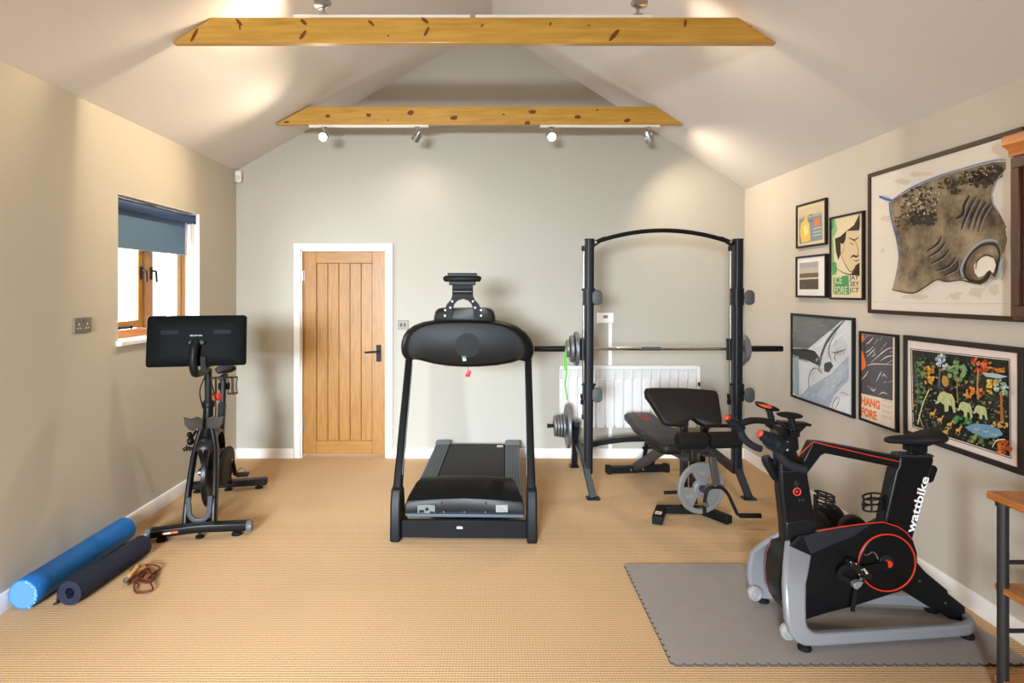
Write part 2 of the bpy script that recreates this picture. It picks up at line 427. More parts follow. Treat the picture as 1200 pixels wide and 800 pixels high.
# roller blind
t = Thing('roller_blind', 'half lowered slate blue roller blind in the window recess', 'blind', (-2.52, (WY0+WY1)/2, 1.89))
y0, y1 = WY0+.012, WY1-.02
t.add('roller_tube', MB().cyl((-2.505,y0,2.185), (-2.505,y1,2.185), .034, n=28), M('2f4c74', .6))
t.add('fabric', MB().bb(-2.541, -2.5385, y0+.01, y1-.035, 1.90, 2.19), M('5f7b9a', .85, noise=.05, scale=200))
t.add('bottom_bar', MB().bb(-2.545, -2.535, y0+.01, y1-.035, 1.888, 1.906), M('64798c', .6), bevel=.003)
t.add('end_bracket', MB().bb(-2.54, -2.47, y1, y1+.012, 2.15, 2.225), M('2b3a52', .5), bevel=.004)
mb = MB(); mb.tube([(-2.49,y1-.008,2.18),(-2.492,y1-.006,1.93),(-2.497,y1-.010,1.915),(-2.502,y1-.008,1.93),(-2.515,y1-.008,2.18)], .0035, n=6)
t.add('pull_chain', mb, WHITE)

# ================================================================ BEAMS and track lights
def beam(name, label, y0, thick, zb, zt, bl, br, tl, tr, knots, seed):
    t = Thing(name, label, 'beam', (0, y0, zb))
    rings = [[(bl,y,zb),(br,y,zb),(tr,y,zt),(tl,y,zt)] for y in (y0, y0+thick)]
    t.add('timber', MB().loft(rings), PINE, bevel=.004)
    mb = MB(); rnd = random.Random(seed)
    for x, z, a, b, ang in knots:
        pts = []
        for j in range(14):
            q = 2*PI*j/14; u, w = a*1.35*math.cos(q)*rnd.uniform(.85,1.1), b*1.5*math.sin(q)*rnd.uniform(.85,1.1)
            pts.append((x+u*math.cos(ang)-w*math.sin(ang), y0-.0012, z+u*math.sin(ang)+w*math.cos(ang)))
        mb.face(pts)
    t.add('knot', mb, M('6d3a10', .5, noise=.3, scale=90))
    return t
def nk(px, py, a, b, ang): s = 200.5; return ((px-577)/s, 1.6-(py-340)/s, a, b, math.radians(ang))
kn = [nk(*k) for k in ((228,41,.034,.007,62),(280,26,.02,.006,-50),(281,32,.012,.004,-80),(356,26,.018,.007,-40),(355,41,.025,.008,55),(435,27,.018,.006,-45),(498,24,.02,.007,-40),(500,37,.025,.006,65),(565,30,.009,.004,50),(645,28,.009,.004,70),(720,41,.035,.009,48),(803,27,.018,.006,85),(880,30,.008,.004,40),(455,42,.006,.003,0),(690,30,.006,.003,0))]
beam('ceiling_beam', 'near pine beam spanning the vaulted ceiling, with spotlights on top of it', 3.591, .053, 3.046, 3.195, -1.875, 1.69, -1.641, 1.466, kn, 3)
def fk(px, py, a, b, ang): s = 134.6; return ((px-577)/s, 1.6-(py-340)/s, a, b, math.radians(ang))
kn = [fk(*k) for k in ((384,136,.016,.01,0),(432,135,.018,.01,0),(481,132,.022,.014,10),(532,138,.026,.013,5),(624,131,.024,.012,0),(618,144,.02,.011,8),(677,137,.022,.011,0),(735,141,.024,.011,12),(336,143,.02,.006,5),(590,134,.01,.005,0),(700,129,.009,.005,0),(455,141,.008,.004,0))]
beam('ceiling_beam', 'far pine beam nearest the gable wall, with spotlight bars under it', 5.35, .053, 3.044, 3.20, -1.89, 1.68, -1.605, 1.415, kn, 5)
BULB = emis('ffe2b0', 60); BULBD = emis('fff0d8', 4)
def head(t, p, d, up, lit):
    """chrome spotlight head: swivel loop + conical can + lens; p = where it meets the bar, up = +1 above the bar, -1 below"""
    p = V(p); d = V(d).normalized()
    c = p+V((0,0,.075*up))
    mb = MB(); mb.lathe(p, (0,0,up), [(0,0),(.03,0),(.03,.006),(.01,.012),(.01,.04),(0,.04)], 20)
    arc = [c+V((.034*math.cos(a), 0, .034*math.sin(a))) for a in [2*PI*j/24 for j in range(24)]]
    mb.tube(arc, .004, n=8, loop=True)
    h = t.add('spotlight_head', mb, CHROME)
    mb = MB(); mb.lathe(c-d*.05, d, [(0,0),(.016,0),(.024,.02),(.034,.07),(.037,.095),(.035,.095),(.030,.086)], 24)
    t.add('lamp_can', mb, STEEL, h)
    mb = MB(); mb.lathe(c-d*.05, d, [(.031,.0865),(.02,.091),(0,.092)], 24)
    t.add('bulb', mb, BULB if lit else BULBD, h)
    return c+d*.06
def trackbar(label, x0, x1, y, z, up, heads):
    t = Thing('spotlight_bar', label, 'spotlight', ((x0+x1)/2, y, z), group='spotlight bars on the ceiling beams')
    t.add('bar', MB().bb(x0, x1, y-.018, y+.018, min(z, z+.02*up), max(z, z+.02*up)), M('e6e0d6', .35), bevel=.003)
    return [head(t, (hx, y, z+.02*up), d, up, lit) for hx, d, lit in heads]
hA = trackbar('spotlight bar under far beam, over the door, its outer lamp glaring', (362-577)/134.2, (502-577)/134.2, 5.376, 3.044, -1, [((380-577)/134, (-.05,-.9,-.42), True), ((489-577)/134, (-.5,.55,-.7), False)])
hB = trackbar('spotlight bar under far beam, over the squat rack', (633-577)/134.2, (773-577)/134.2, 5.376, 3.044, -1, [((646-577)/134, (.05,-.9,-.42), True), ((760-577)/134, (.45,.35,-.8), False)])
hC = trackbar('spotlight bar on top of near beam, over the treadmill', -1.17, -.13, 3.617, 3.195, 1, [((378-577)/200.5, (-.8,.5,.25), False)])
hD = trackbar('spotlight bar on top of near beam, over the framed pictures', -.10, .94, 3.617, 3.195, 1, [((749-577)/200.5, (.7,.5,.3), False)])

# ================================================================ small wall fittings
CHP = M('7d7870', .5, .3)
t = Thing('wall_socket', 'brushed steel double wall socket below and beside the window', 'socket', (XL, 3.66, 1.35))
y0, y1, z0, z1 = 3.583, 3.738, 1.347, 1.437
t.add('plate', MB().bb(XL, XL+.008, y0, y1, z0, z1), CHP, bevel=.003)
for yc in (3.623, 3.698):
    mb = MB()
    for dy, dz, w, h in ((0,.012,.006,.012),(-.011,-.012,.010,.006),(.011,-.012,.010,.006)): mb.bb(XL+.008, XL+.0088, yc+dy-w/2, yc+dy+w/2, 1.392+dz-h/2-.005, 1.392+dz+h/2-.005)
    t.add('pin_slot', mb, M('efe4dc', .5))
mb = MB()
for yc in (3.645, 3.676): mb.bb(XL+.008, XL+.012, yc-.006, yc+.006, 1.408, 1.426)
t.add('rocker_switch', mb, M('6a645c', .4), bevel=.002)
t = Thing('light_switch', 'brushed steel light switch on the wall beside the door', 'switch', (-.855, YB, 1.22))
x0, x1 = (466-577)/122.7, (478.5-577)/122.7; z1, z0 = 1.6-(375-340)/122.7, 1.6-(386-340)/122.7
t.add('plate', MB().bb(x0, x1, YB-.008, YB, z0, z1), CHP, bevel=.003)
mb = MB()
for xc in (x0+.032, x0+.068): mb.bb(xc-.009, xc+.009, YB-.013, YB-.007, (z0+z1)/2-.016, (z0+z1)/2+.016)
t.add('rocker', mb, M('3c3833', .4), bevel=.003)
t = Thing('thermostat', 'white plastic thermostat box on the wall above the radiator', 'thermostat', (1.08, YB, 1.29))
x0, x1, z1, z0 = (700-577)/123.2, (719-577)/123.2, 1.6-26.5/123.2, 1.6-38.5/123.2
t.add('housing', MB().bb(x0, x1, YB-.032, YB, z0, z1), WHITE, bevel=.006)
t.add('display', MB().bb(x0+.055, x0+.098, YB-.0335, YB-.031, z1-.052, z1-.022), M('7d857f', .3))
mb = MB(); mb.lathe((x1-.035,YB-.031,z0+.035), (0,-1,0), [(0,.008),(.018,.007),(.02,0)], 20)
t.add('dial', mb, WHITE)
tag(MB().bb(1.107, 1.140, YB-.018, YB, .092, z0).build('cable_trunking', WHITE, bevel=.002), 'white vertical cable trunking running down behind the radiator', 'trunking')
t = Thing('motion_sensor', 'small white motion sensor high in the corner of the room', 'sensor', (-2.41, YB-.03, 2.62))
mb = MB(); mb.loft([[(-2.41+x*k, YB-.035+y*k*.8+o, z) for x, y in rounded(.064,.05,.02)] for z, k, o in ((2.625,.7,0),(2.635,.95,0),(2.68,1,-.005),(2.725,.98,0),(2.73,.85,0))])
h = t.add('housing', mb, M('e4dcd6', .4))
mb = MB(); mb.pillow([(-2.41+x, YB-.061, 2.665+z) for x, z in rounded(.044,.04,.012)], (0,-1,0), .006, .002, .5)
t.add('lens', mb, M('cfc8c4', .3))

# ================================================================ radiator
t = Thing('radiator', 'white finned electric radiator on the wall behind the squat rack', 'radiator', (1.3, YB, .28))
ys = YB-.085; s = FPX/ys
x0, x1, z1, z0 = (656-577)/s, (817-577)/s, 1.6-(428.5-340)/s, 1.6-(501-340)/s
n = 15; pw = (x1-x0)/n
RW = M('dddbd9', .4, noise=.01); SL = M('55534f', .6)
mb = MB(); mb.bb(x0, x1, ys+.02, YB-.03, z0+.02, z1-.01)
for i in range(n):
    a, b = x0+pw*i+.0036, x0+pw*(i+1)-.0036
    mb.loft([[(x, y, z) for x, y in ((a,ys+.06),(a,ys+.008),(a+.008,ys),(b-.008,ys),(b,ys+.008),(b,ys+.06))] for z in (z0, z1-.125)])
    mb.bb(a, a+.009, ys, ys+.06, z1-.125, z1-.03); mb.bb(b-.009, b, ys, ys+.06, z1-.125, z1-.03)
mb.bb(x0, x1, ys-.002, YB-.03, z1-.034, z1)
body = t.add('body', mb, RW, bevel=.003)
mb = MB()
for i in range(n):
    a, b = x0+pw*i+.012, x0+pw*(i+1)-.012
    for k in range(4): mb.bb(a, b, ys+.012, ys+.03, z1-.115+k*.022, z1-.104+k*.022)
t.add('grille', mb, M('d4d2cf', .5))
t.add('vent', MB().bb(x0+.01, x1-.01, ys+.035, ys+.04, z1-.124, z1-.034), SL)
t.add('control_panel', MB().bb(x1, x1+.034, ys+.002, YB-.03, z0+.01, z1-.005), RW, bevel=.006)
t.add('display', MB().bb(x1+.006, x1+.030, ys-.0005, ys+.004, z1-.19, z1-.155), M('2a2a2c', .3))
for xa_ in (x0+.2, x1-.24): t.add('wall_bracket', MB().bb(xa_, xa_+.04, YB-.035, YB, z0+.1, z1-.1), RW)
# ================================================================ FRAMED PICTURES on the right wall
FXP = XR-.022            # front plane of the frames
PGL = glass_mat(.015, .05)
FRB = M('1b1714', .4)
NRM = V((-1,0,0))
class Pic:
    def __init__(s, label, l, r, zt, zb, fw, frame, paper, depth=.022, group='framed pictures on the wall'):
        """l, r = pixel columns of the left and right frame edge"""
        s.fx = XR-depth
        s.ya, s.yb = FPX/((l-CX)/s.fx), FPX/((r-CX)/s.fx)
        s.zt, s.zb = zt, zb
        s.t = Thing('framed_picture', label, 'picture', (XR, (s.ya+s.yb)/2, zb), group=group)
        mb = MB(); y0, y1 = s.yb, s.ya
        for k, (a, b, c, d) in enumerate(((y0,y1,zt-fw,zt),(y0,y1,zb,zb+fw),(y0,y0+fw,zb+fw,zt-fw),(y1-fw,y1,zb+fw,zt-fw))): mb.bb(s.fx, XR, a, b, c, d)
        s.t.add('frame', mb, frame, bevel=.002)
        s.px = s.fx+.010
        s.t.add('mount', MB().bb(s.px, XR-.001, y0+fw*.8, y1-fw*.8, zb+fw*.8, zt-fw*.8), paper)
        s.t.add('glass', MB().face([(s.px-.006,a,b) for a, b in ((y0+fw*.7,zb+fw*.7),(y1-fw*.7,zb+fw*.7),(y1-fw*.7,zt-fw*.7),(y0+fw*.7,zt-fw*.7))]), PGL)
        s.k = 0; s.mb = MB(); s.mats = []
    def m(s, mat):
        if mat not in s.mats: s.mats.append(mat)
        return s.mats.index(mat)
    def pt(s, x, y, dz=None):
        """picture pixel -> point on the print"""
        q = PX(x, y, s.px-(.0002+.00004*s.k)); return q
    def poly(s, pts, mat, c=(0,0,1)):
        s.k += 1; s.mb.face([s.pt(x, y) for x, y in crop(pts, c)], s.m(mat))
    def stroke(s, pts, w, mat, c=(0,0,1), n=4):
        s.k += 1; q = [s.pt(x, y) for x, y in crop(pts, c)]
        q = catmull(q, n) if len(q) > 2 else q; m = len(q)
        sc = c[2]; px2m = .0045/sc
        if isinstance(w, (list, tuple)):
            ww = []
            for i in range(m):
                f = i/(m-1)*(len(w)-1); a = int(min(f, len(w)-2)); ww.append((w[a]+(w[a+1]-w[a])*(f-a))*px2m)
        else: ww = w*px2m
        s.mb.ribbon(q, ww, NRM, s.m(mat))
    def blob(s, x, y, rx, ry, mat, c=(0,0,1), rnd=None, n=10, jag=.25, rot=0):
        rnd = rnd or random; pts = []
        for j in range(n):
            a = 2*PI*j/n; k = rnd.uniform(1-jag, 1+jag)
            u, w = rx*k*math.cos(a), ry*k*math.sin(a)
            pts.append((x+u*math.cos(rot)-w*math.sin(rot), y+u*math.sin(rot)+w*math.cos(rot)))
        s.poly(pts, mat, c)
    def text(s, name, body, x0, y0, x1, y1, mat, bold=.02):
        """lettering between pixel columns x0..x1 (left to right) with baseline y0 and top y1 at the left edge"""
        a = s.pt(x0, y0); b = s.pt(x1, y0); top = s.pt(x0, y1)
        w = abs(a.y-b.y); h = top.z-a.z
        a.x -= .0008
        text_mesh(name, body, a, (0,-1,0), (0,0,1), w, h, mat, s.t.o, s.t.inv, bold, .0003)
    def done(s): s.t.add('artwork', s.mb, s.mats, normals=False, smooth=False)
PAPER = M('e9e0d4', .8, noise=.02); CREAM = M('e0d0ae', .8, noise=.03); PWHITE = M('ece8e6', .8, noise=.02)
def A(h, noise=.12, scale=60): return M(h, .8, 0, .2, noise, scale)

# --- small print, top of the column nearest the corner
p = Pic('small framed poster of a yellow figure on grey blue, uppermost by the corner', 932.3, 967.2, 2.265, 1.928, .015, FRB, A('d9c9a4', .03))
c = (915,220,5.718)
p.poly([(122,150),(275,108),(280,345),(125,378)], A('a9a99c'), c)
p.poly([(122,215),(275,180),(280,345),(125,378)], A('7f8f9a'), c)
p.poly([(122,150),(275,108),(275,160),(122,200)], A('cdbf9c'), c)
p.poly([(135,240),(160,215),(165,175),(175,175),(178,215),(192,245),(200,350),(185,360),(140,368),(128,300)], A('e6c25c'), c)
p.poly([(150,260),(170,240),(185,300),(160,330)], A('f3de9a'), c)
p.poly([(222,212),(258,200),(260,250),(225,260)], A('d9804a'), c)
for y in (275, 300, 322): p.stroke([(215,y),(272,y-12)], 9, A('c9c6b4'), c)
for y in (185, 225): p.stroke([(190,y),(215,y-8)], 12, A('5f7280'), c)
p.done()
# --- landscape photo
p = Pic('small framed landscape photo of shore and sky in a wide white mount', 932.0, 967.2, 1.863, 1.545, .015, FRB, PWHITE, depth=.03)
p.poly([(125,505),(252,492),(252,577),(125,580)], A('a7a5a6', .1, 12), c)
p.poly([(125,540),(252,530),(252,577),(125,580)], A('c0b5a5', .1, 12), c)
p.poly([(125,578),(165,572),(252,568),(252,600),(125,606)], A('6c6544', .3), c)
p.poly([(125,604),(252,597),(252,615),(125,618)], A('b9a98c'), c)
p.poly([(125,616),(252,610),(252,680),(125,680)], A('56503f', .3, 15), c)
p.stroke([(125,610),(190,606),(252,604)], 5, A('efe6d8'), c)
p.done()
# --- portrait poster in green and cream
p = Pic('tall framed poster of a man with a moustache over green lettering', 971.6, 1010.8, 2.115, 1.536, .014, FRB, CREAM)
SK = A('d9c39a', .03); DK = A('35291e'); GN = A('4c9a5e', .2); GL2 = A('8fb57a', .2)
p.poly([(337,210),(362,205),(380,280),(352,340),(360,520),(375,580),(342,590)], GL2, c)
p.poly([(337,215),(352,212),(357,260),(340,290)], GN, c); p.poly([(342,500),(372,500),(378,560),(348,585)], GN, c)
p.poly([(362,340),(400,325),(435,292),(490,250),(530,170),(530,255),(525,285),(440,290),(432,360),(420,375),(400,372),(402,440),(385,485),(370,430)], DK, c)
p.poly([(440,292),(528,285),(527,520),(510,545),(465,560),(430,510),(405,440),(402,380),(422,372),(436,340)], SK, c)
p.stroke([(405,385),(418,370),(425,395),(415,430),(405,440)], [4,5,4], DK, c)
p.stroke([(455,335),(480,345),(495,350),(522,330)], [5,14,8], DK, c)
p.stroke([(462,368),(478,375),(486,385)], [4,8,4], DK, c)
p.stroke([(497,352),(520,420),(505,455),(492,450)], 5, DK, c)
p.stroke([(465,475),(485,455),(505,462),(525,452)], [4,18,14,8], DK, c)
p.stroke([(488,485),(508,490),(525,480)], [4,9,6], DK, c)
p.poly([(500,520),(528,500),(528,590),(470,580),(490,545)], DK, c)
p.stroke([(400,440),(430,510),(465,562),(490,545)], [6,9,6], DK, c)
p.stroke([(370,535),(410,565),(450,578),(500,580)], [5,8,12], DK, c)
p.poly([(350,600),(455,585),(458,715),(352,712)], GN, c)
p.text('lettering', 'JCE\nFORE', 972.5+4.5, 344, 993, 324, A('dfd3ac'), .01)
p.text('lettering', 'JAY\n2EY\nJCT', 995.5, 344, 1007, 322.5, A('4a3a2a'), .01)
p.done()
# --- grey seabird photograph
p = Pic('large square framed photo of a seabird folding its wings, blue grey', 926.2, 999.3, 1.417, .749, .018, M('18191b', .4), A('d4d7dc', .04))
c = (915,355,5.16)
rb = random.Random(21)
p.poly([(66,75),(412,100),(366,108),(305,160),(165,276),(66,270)], A('6b7070', .15), c)
p.poly([(66,75),(200,85),(300,150),(200,240),(66,220)], A('767b79', .12), c)
p.poly([(66,275),(150,276),(205,290),(235,330),(240,385),(215,372),(165,348),(110,335),(66,305)], A('2f3537', .2), c)
p.poly([(66,305),(110,336),(165,350),(170,360),(66,330)], A('8a8d8c'), c)
p.poly([(100,575),(180,505),(300,430),(412,318),(412,460),(320,560),(290,640),(190,600)], A('a6b2c2', .15), c)
p.poly([(300,430),(412,335),(412,380),(330,520),(250,580),(215,560)], A('b7c1cf', .12), c)
p.poly([(68,340),(105,318),(112,420),(108,560),(90,560),(72,540)], A('9fb0ba', .2), c)
p.stroke([(385,105),(330,165),(285,225),(262,270),(245,320),(228,400)], [8,24,30,26,34,10], A('4d5459', .3), c)
p.stroke([(340,170),(300,240),(290,300),(310,350)], [4,14,20,6], A('6d767d', .3), c)
p.poly([(262,365),(300,352),(318,380),(290,420),(262,412)], A('40474b', .2), c)
p.stroke([(225,330),(240,360),(230,400),(250,425)], [10,22,16,6], A('565f64', .3), c)
p.stroke([(305,295),(330,300),(365,290),(405,275)], [6,16,14,6], A('7d868e', .3), c)
p.stroke([(330,300),(325,330),(335,350)], [4,12,4], A('40474b', .3), c)
p.stroke([(170,520),(168,470),(178,420),(200,395),(225,400)], [8,10,12,8,4], A('4c5558', .2), c)
p.stroke([(145,545),(160,520),(185,490)], [3,6,2], A('7f888c'), c)
p.stroke([(270,215),(245,245),(200,265)], [4,12,4], A('e9ecee'), c)
p.stroke([(300,250),(320,230),(385,175)], [6,16,10], A('e6e9ee'), c)
p.poly([(345,572),(412,560),(412,665),(330,650),(310,620)], A('dfe3e8'), c)
p.stroke([(310,635),(318,600),(340,570),(352,580),(345,610),(325,640)], [4,8,5,6,8,3], A('33383a', .2), c)
p.stroke([(360,540),(385,545),(412,560)], [3,6,4], A('596066'), c)
for _ in range(70):
    x = rb.uniform(120,400); y = 560-(x-120)*.75+rb.uniform(10,130)
    if y < 590: p.stroke([(x-14,y+11),(x,y+rb.uniform(-2,3)),(x+14,y-12)], [1,rb.uniform(2,6),1], A(rb.choice(['93a0b2','c3cbd6','aab6c5','d6dbe2','8794a6'])), c, 3)
for _ in range(60):
    x = rb.uniform(185,400); y = 390-(x-185)*.9+rb.uniform(-30,90)
    p.stroke([(x-9,y+10),(x,y),(x+8,y-12)], [1,rb.uniform(2,7),1], A(rb.choice(['e4e7ec','8f98a1','c9ced4','5b646b','b1b8c0'])), c, 3)
for _ in range(40):
    x = rb.uniform(70,340); y = rb.uniform(85,260-(max(0,x-160))*.6); p.stroke([(x-20,y+4),(x+20,y-5)], rb.uniform(1,5), A(rb.choice(['747a79','646a6a','7d8381','5c6263'])), c, 2)
p.done()
# --- tall poster, charcoal and orange
p = Pic('tall framed charcoal poster with white strokes and orange lettering', 1006.0, 1050.3, 1.336, .757, .016, M('1b1917', .4), A('e3d7c4', .03))
CH = A('55525a', .1); WS = A('e6ddd0', .05); OR = A('ee7a3c', .12)
p.poly([(484,186),(678,208),(676,590),(485,545)], CH, c)
p.poly([(484,186),(497,188),(505,205),(495,235),(484,240)], OR, c)
p.poly([(484,288),(495,290),(508,330),(515,380),(500,402),(484,405)], OR, c)
for a in ([(500,225),(520,205)],[(515,250),(545,225),(560,205)],[(565,250),(590,215)],[(600,225),(612,205)],[(505,300),(530,290),(560,262)],[(520,325),(545,300),(572,275)],[(545,360),(590,320),(640,280),(672,270)],[(600,290),(640,240)],[(560,290),(568,310),(550,322)],[(600,350),(640,325),(675,318)],[(640,365),(675,345)],[(485,465),(510,440),(530,410)],[(575,475),(600,430),(608,415)],[(615,450),(622,430),(640,450)],[(520,500),(560,520)],[(540,518),(560,530),(575,515)],[(595,555),(615,540),(645,550)],[(650,478),(680,470)],[(620,480),(640,475)],[(520,380),(560,368),(676,372)],[(510,200),(540,196)],[(500,270),(512,258)],[(530,245),(540,230)],[(660,300),(678,290)]):
    p.stroke(a, [2,8,3], WS, c)
p.poly([(500,240),(510,238),(512,330),(504,330)], A('3d3b42'), c)
p.poly([(485,545),(676,590),(674,770),(483,705)], A('e6dac8', .04), c)
p.text('lettering', 'HANG\nFORE', 1009.4, 486.5, 1031.5, 463.5, OR, .05)
for i in range(4):
    for j in range(4):
        p.stroke([(610+j*16, 590+i*33+j*4), (618+j*16, 575+i*33+j*4), (622+j*16, 598+i*33+j*4)], 3, A('8d7f6d'), c)
p.done()
# --- jungle picture with elephants
p = Pic('large framed jungle picture with three pale elephants and a pond', 1058.0, 1198.0, 1.341, .764, .028, M('2a221d', .4), A('e6d8cf', .02))
c = (1045,380,4.445)
p.poly([(96,124),(617,180),(624,700),(107,535)], A('3a2f2a'), c)
p.poly([(101,128),(614,184),(620,694),(111,532)], A('e8dcd0'), c)
p.poly([(105,132),(611,188),(616,688),(114,528)], A('2a2b24', .3, 20), c)
rnd = random.Random(11)
def clump(cols, x, y, w, h, n, r0, r1, ry=1.):
    for _ in range(n):
        a = rnd.uniform(0, 2*PI); k = math.sqrt(rnd.random()); r = rnd.uniform(r0, r1)
        p.blob(x+w*k*math.cos(a), y+h*k*math.sin(a), r, r*ry, A(rnd.choice(cols), .2), c, rnd, 7, .35, rnd.uniform(0, PI))
for _ in range(420):
    x = rnd.uniform(112, 604); y = rnd.uniform(.03, .97)*(525+(x-105)*.31-(132+(x-105)*.11))+132+(x-105)*.11
    p.blob(x, y, rnd.uniform(3,10), rnd.uniform(3,8), A(rnd.choice(['2f4a35','4d6b4e','5a6a44','38484a','6a5536','43604f','7a4a32','8a8a5a','6f8a8a','24302a','1f211d','a5833f']), .2), c, rnd, 7, .4)
clump(['d9a640','c98f35','b87a2c','e0b85a'], 190, 270, 34, 48, 26, 5, 11)
clump(['b9c3c9','8fa3ad','a5b2b5','c9cfcf'], 262, 195, 32, 42, 24, 5, 11)
clump(['7f9a68','5d8a5e','93a86c','6f9a72'], 345, 245, 55, 50, 36, 6, 13)
clump(['cf5a33','b5472a','d9744a','a33a22'], 455, 215, 44, 45, 30, 6, 12)
clump(['cf6a2f','b9542a','d98a3a'], 430, 350, 48, 30, 18, 5, 11)
clump(['7fa08a','a4c0b5','6a9480','c4d4cc'], 570, 330, 38, 40, 26, 6, 13)
clump(['d9b04a','e0c46a','c99a3a'], 520, 320, 30, 42, 20, 5, 11)
clump(['c9802f','b8692a','d99a4a'], 545, 235, 50, 12, 14, 4, 8)
clump(['c0602a','a84a22','d4783a'], 575, 640, 44, 34, 26, 6, 13)
clump(['4f8a4a','6aa35a','3d7a45'], 370, 500, 50, 24, 22, 6, 13)
clump(['5a7a4a','7a8f5a','466a45'], 150, 300, 26, 130, 34, 5, 11)
clump(['6a7a45','8a9a5a','547048'], 470, 605, 70, 28, 26, 5, 11)
clump(['c9a45a','b98a45'], 560, 525, 55, 18, 16, 4, 9)
for x, y in ((210,465),(250,495),(300,520),(345,550),(280,560)):
    p.blob(x, y, 14, 9, A('d0a058'), c, rnd, 9, .2); p.stroke([(x-8,y+4),(x-10,y+22)], 5, A('c08f48'), c); p.stroke([(x+8,y+4),(x+9,y+22)], 5, A('c08f48'), c); p.stroke([(x+10,y-4),(x+16,y-18),(x+22,y-16)], 7, A('d0a058'), c)
for pts, w, h in (([(450,230),(446,330),(450,390)],[10,8,14],'c08a4a'),([(342,280),(340,340),(345,410)],[6,5,8],'a8823f'),([(570,350),(572,430),(575,500)],[14,12,20],'a8663a'),([(195,340),(160,420),(135,520)],[6,7,8],'d9cf9a'),([(140,470),(165,540)],[6,4],'d9cf9a'),([(250,230),(246,320)],[4,4],'9aa8ac'),([(120,200),(135,330),(128,470)],[5,6,5],'5f7a50')):
    p.stroke(pts, w, A(h), c)
p.poly([(380,535),(430,515),(500,522),(560,545),(580,572),(545,590),(480,588),(420,565)], A('6a93b0', .25), c)
for x, y in ((440,540),(490,552),(535,568)): p.stroke([(x-14,y),(x,y+8),(x+16,y+2)], 5, A('c9b56a'), c)
p.poly([(470,250),(540,255),(605,272),(560,282),(490,272)], A('a9bcc4', .2), c)
EL = A('b9c08a', .15)
def eleph(x, y, k):
    q = lambda pts: [(x+a*k, y+b*k) for a, b in pts]
    p.poly(q([(-42,-18),(-30,-42),(-12,-48),(10,-40),(30,-34),(42,-10),(46,30),(50,55),(38,58),(30,26),(14,18),(12,50),(-6,52),(-8,18),(-22,8),(-30,2),(-36,10),(-50,14),(-54,6),(-42,2)]), EL, c)
    p.stroke(q([(-16,-36),(-8,-18),(-16,-4)]), 4*k, A('8f9a68'), c); p.stroke(q([(-40,4),(-52,-2),(-60,-6)]), 3*k, A('e8e4c4'), c)
    p.stroke(q([(20,-20),(30,5),(28,24)]), 5*k, A('98a270'), c)
eleph(282, 400, 1.05); eleph(382, 440, .8); eleph(462, 455, .74)
p.blob(395, 372, 24, 9, A('c98a3f'), c, rnd, 9, .2, .3); p.blob(280, 295, 20, 26, A('b88a48'), c, rnd, 9, .3)
for x, y in ((510,225),(545,235),(580,245)): p.blob(x, y, 12, 6, A('d0843a'), c, rnd, 8, .2)
p.stroke([(525,640),(545,605),(590,598)], [4,6,3], A('e0d4bc'), c)
p.done()
# --- big manta ray drawing
p = Pic('very large dark framed ink drawing of a manta ray, biggest on the wall', 1016.6, 1198.0, 2.336, 1.456, .024, M('3a2517', .4), A('e4dbcf', .02), depth=.03)
c = (1000,140,3.2)
rnd = random.Random(4)
for x, y, rx, ry in ((190,235,30,12),(260,205,40,10),(120,370,16,14),(110,490,6,10),(460,650,30,22),(530,640,22,20),(380,660,30,14),(230,665,40,10),(560,500,10,30),(350,668,4,5)):
    p.blob(x, y, rx, ry, A('d6c9b8', .06), c, rnd, 11, .4)
body = [(135,312),(150,300),(200,270),(260,240),(330,213),(400,192),(470,173),(520,161),(572,158),(572,186),(556,207),(540,230),(522,280),(527,315),(550,350),(570,390),(566,405),(573,425),(564,470),(555,545),(545,592),(533,600),(522,585),(516,580),(505,600),(480,616),(440,608),(420,598),(390,605),(350,608),(315,600),(280,620),(240,645),(205,650),(145,638),(158,590),(166,550),(172,500),(160,430),(150,400),(140,370)]
p.poly(body, ink_mat(), c)
DKI = A('3a3026', .2)
def spots(cx, cy, w, h, n, r0, r1, cols, rot=0):
    for _ in range(n):
        a = rnd.uniform(0, 2*PI); k = math.sqrt(rnd.random()); u, v = w*k*math.cos(a), h*k*math.sin(a)
        r = rnd.uniform(r0, r1); p.blob(cx+u*math.cos(rot)-v*math.sin(rot), cy+u*math.sin(rot)+v*math.cos(rot), r, r*rnd.uniform(.6,1.2), A(rnd.choice(cols), .2), c, rnd, 7, .4)
spots(490, 215, 68, 32, 60, 5, 13, ['3d3328','46392c','31281f'], -.35)
spots(268, 368, 50, 26, 40, 5, 13, ['40352a','382e24'], 0)
spots(245, 310, 75, 55, 90, 2, 7, ['4a3d30','40352a','5a4a38'], -.4)
spots(265, 310, 65, 48, 70, 1.5, 4.5, ['b9aa90','c9bca4'], -.4)
spots(380, 270, 22, 14, 14, 3, 6, ['40352a'], -.4)
spots(400, 225, 90, 22, 60, 2, 7, ['4a3d30','3d3328'], -.3)
spots(200, 370, 45, 50, 40, 1.5, 6, ['4a3d30','5a4a38'], 0)
spots(215, 330, 50, 40, 40, 1.5, 4, ['b9aa90'], -.4)
spots(470, 200, 60, 24, 30, 1.5, 3.5, ['a8997f','b9aa90'], -.35)
p.blob(353, 232, 17, 17, A('8a7a66'), c, rnd, 14, .05); p.blob(353, 232, 14, 15, DKI, c, rnd, 14, .05); p.blob(356, 228, 6, 6, A('7a6a58'), c, rnd, 10, .05)
p.poly([(455,575),(452,545),(470,522),(500,511),(526,521),(535,545),(526,575),(516,572),(505,567),(490,585),(470,592)], A('e6ddd2', .02), c)
BLU = A('6f86b4', .15); BLD = A('4a66a8', .15); GRB = A('9aa2ae', .1)
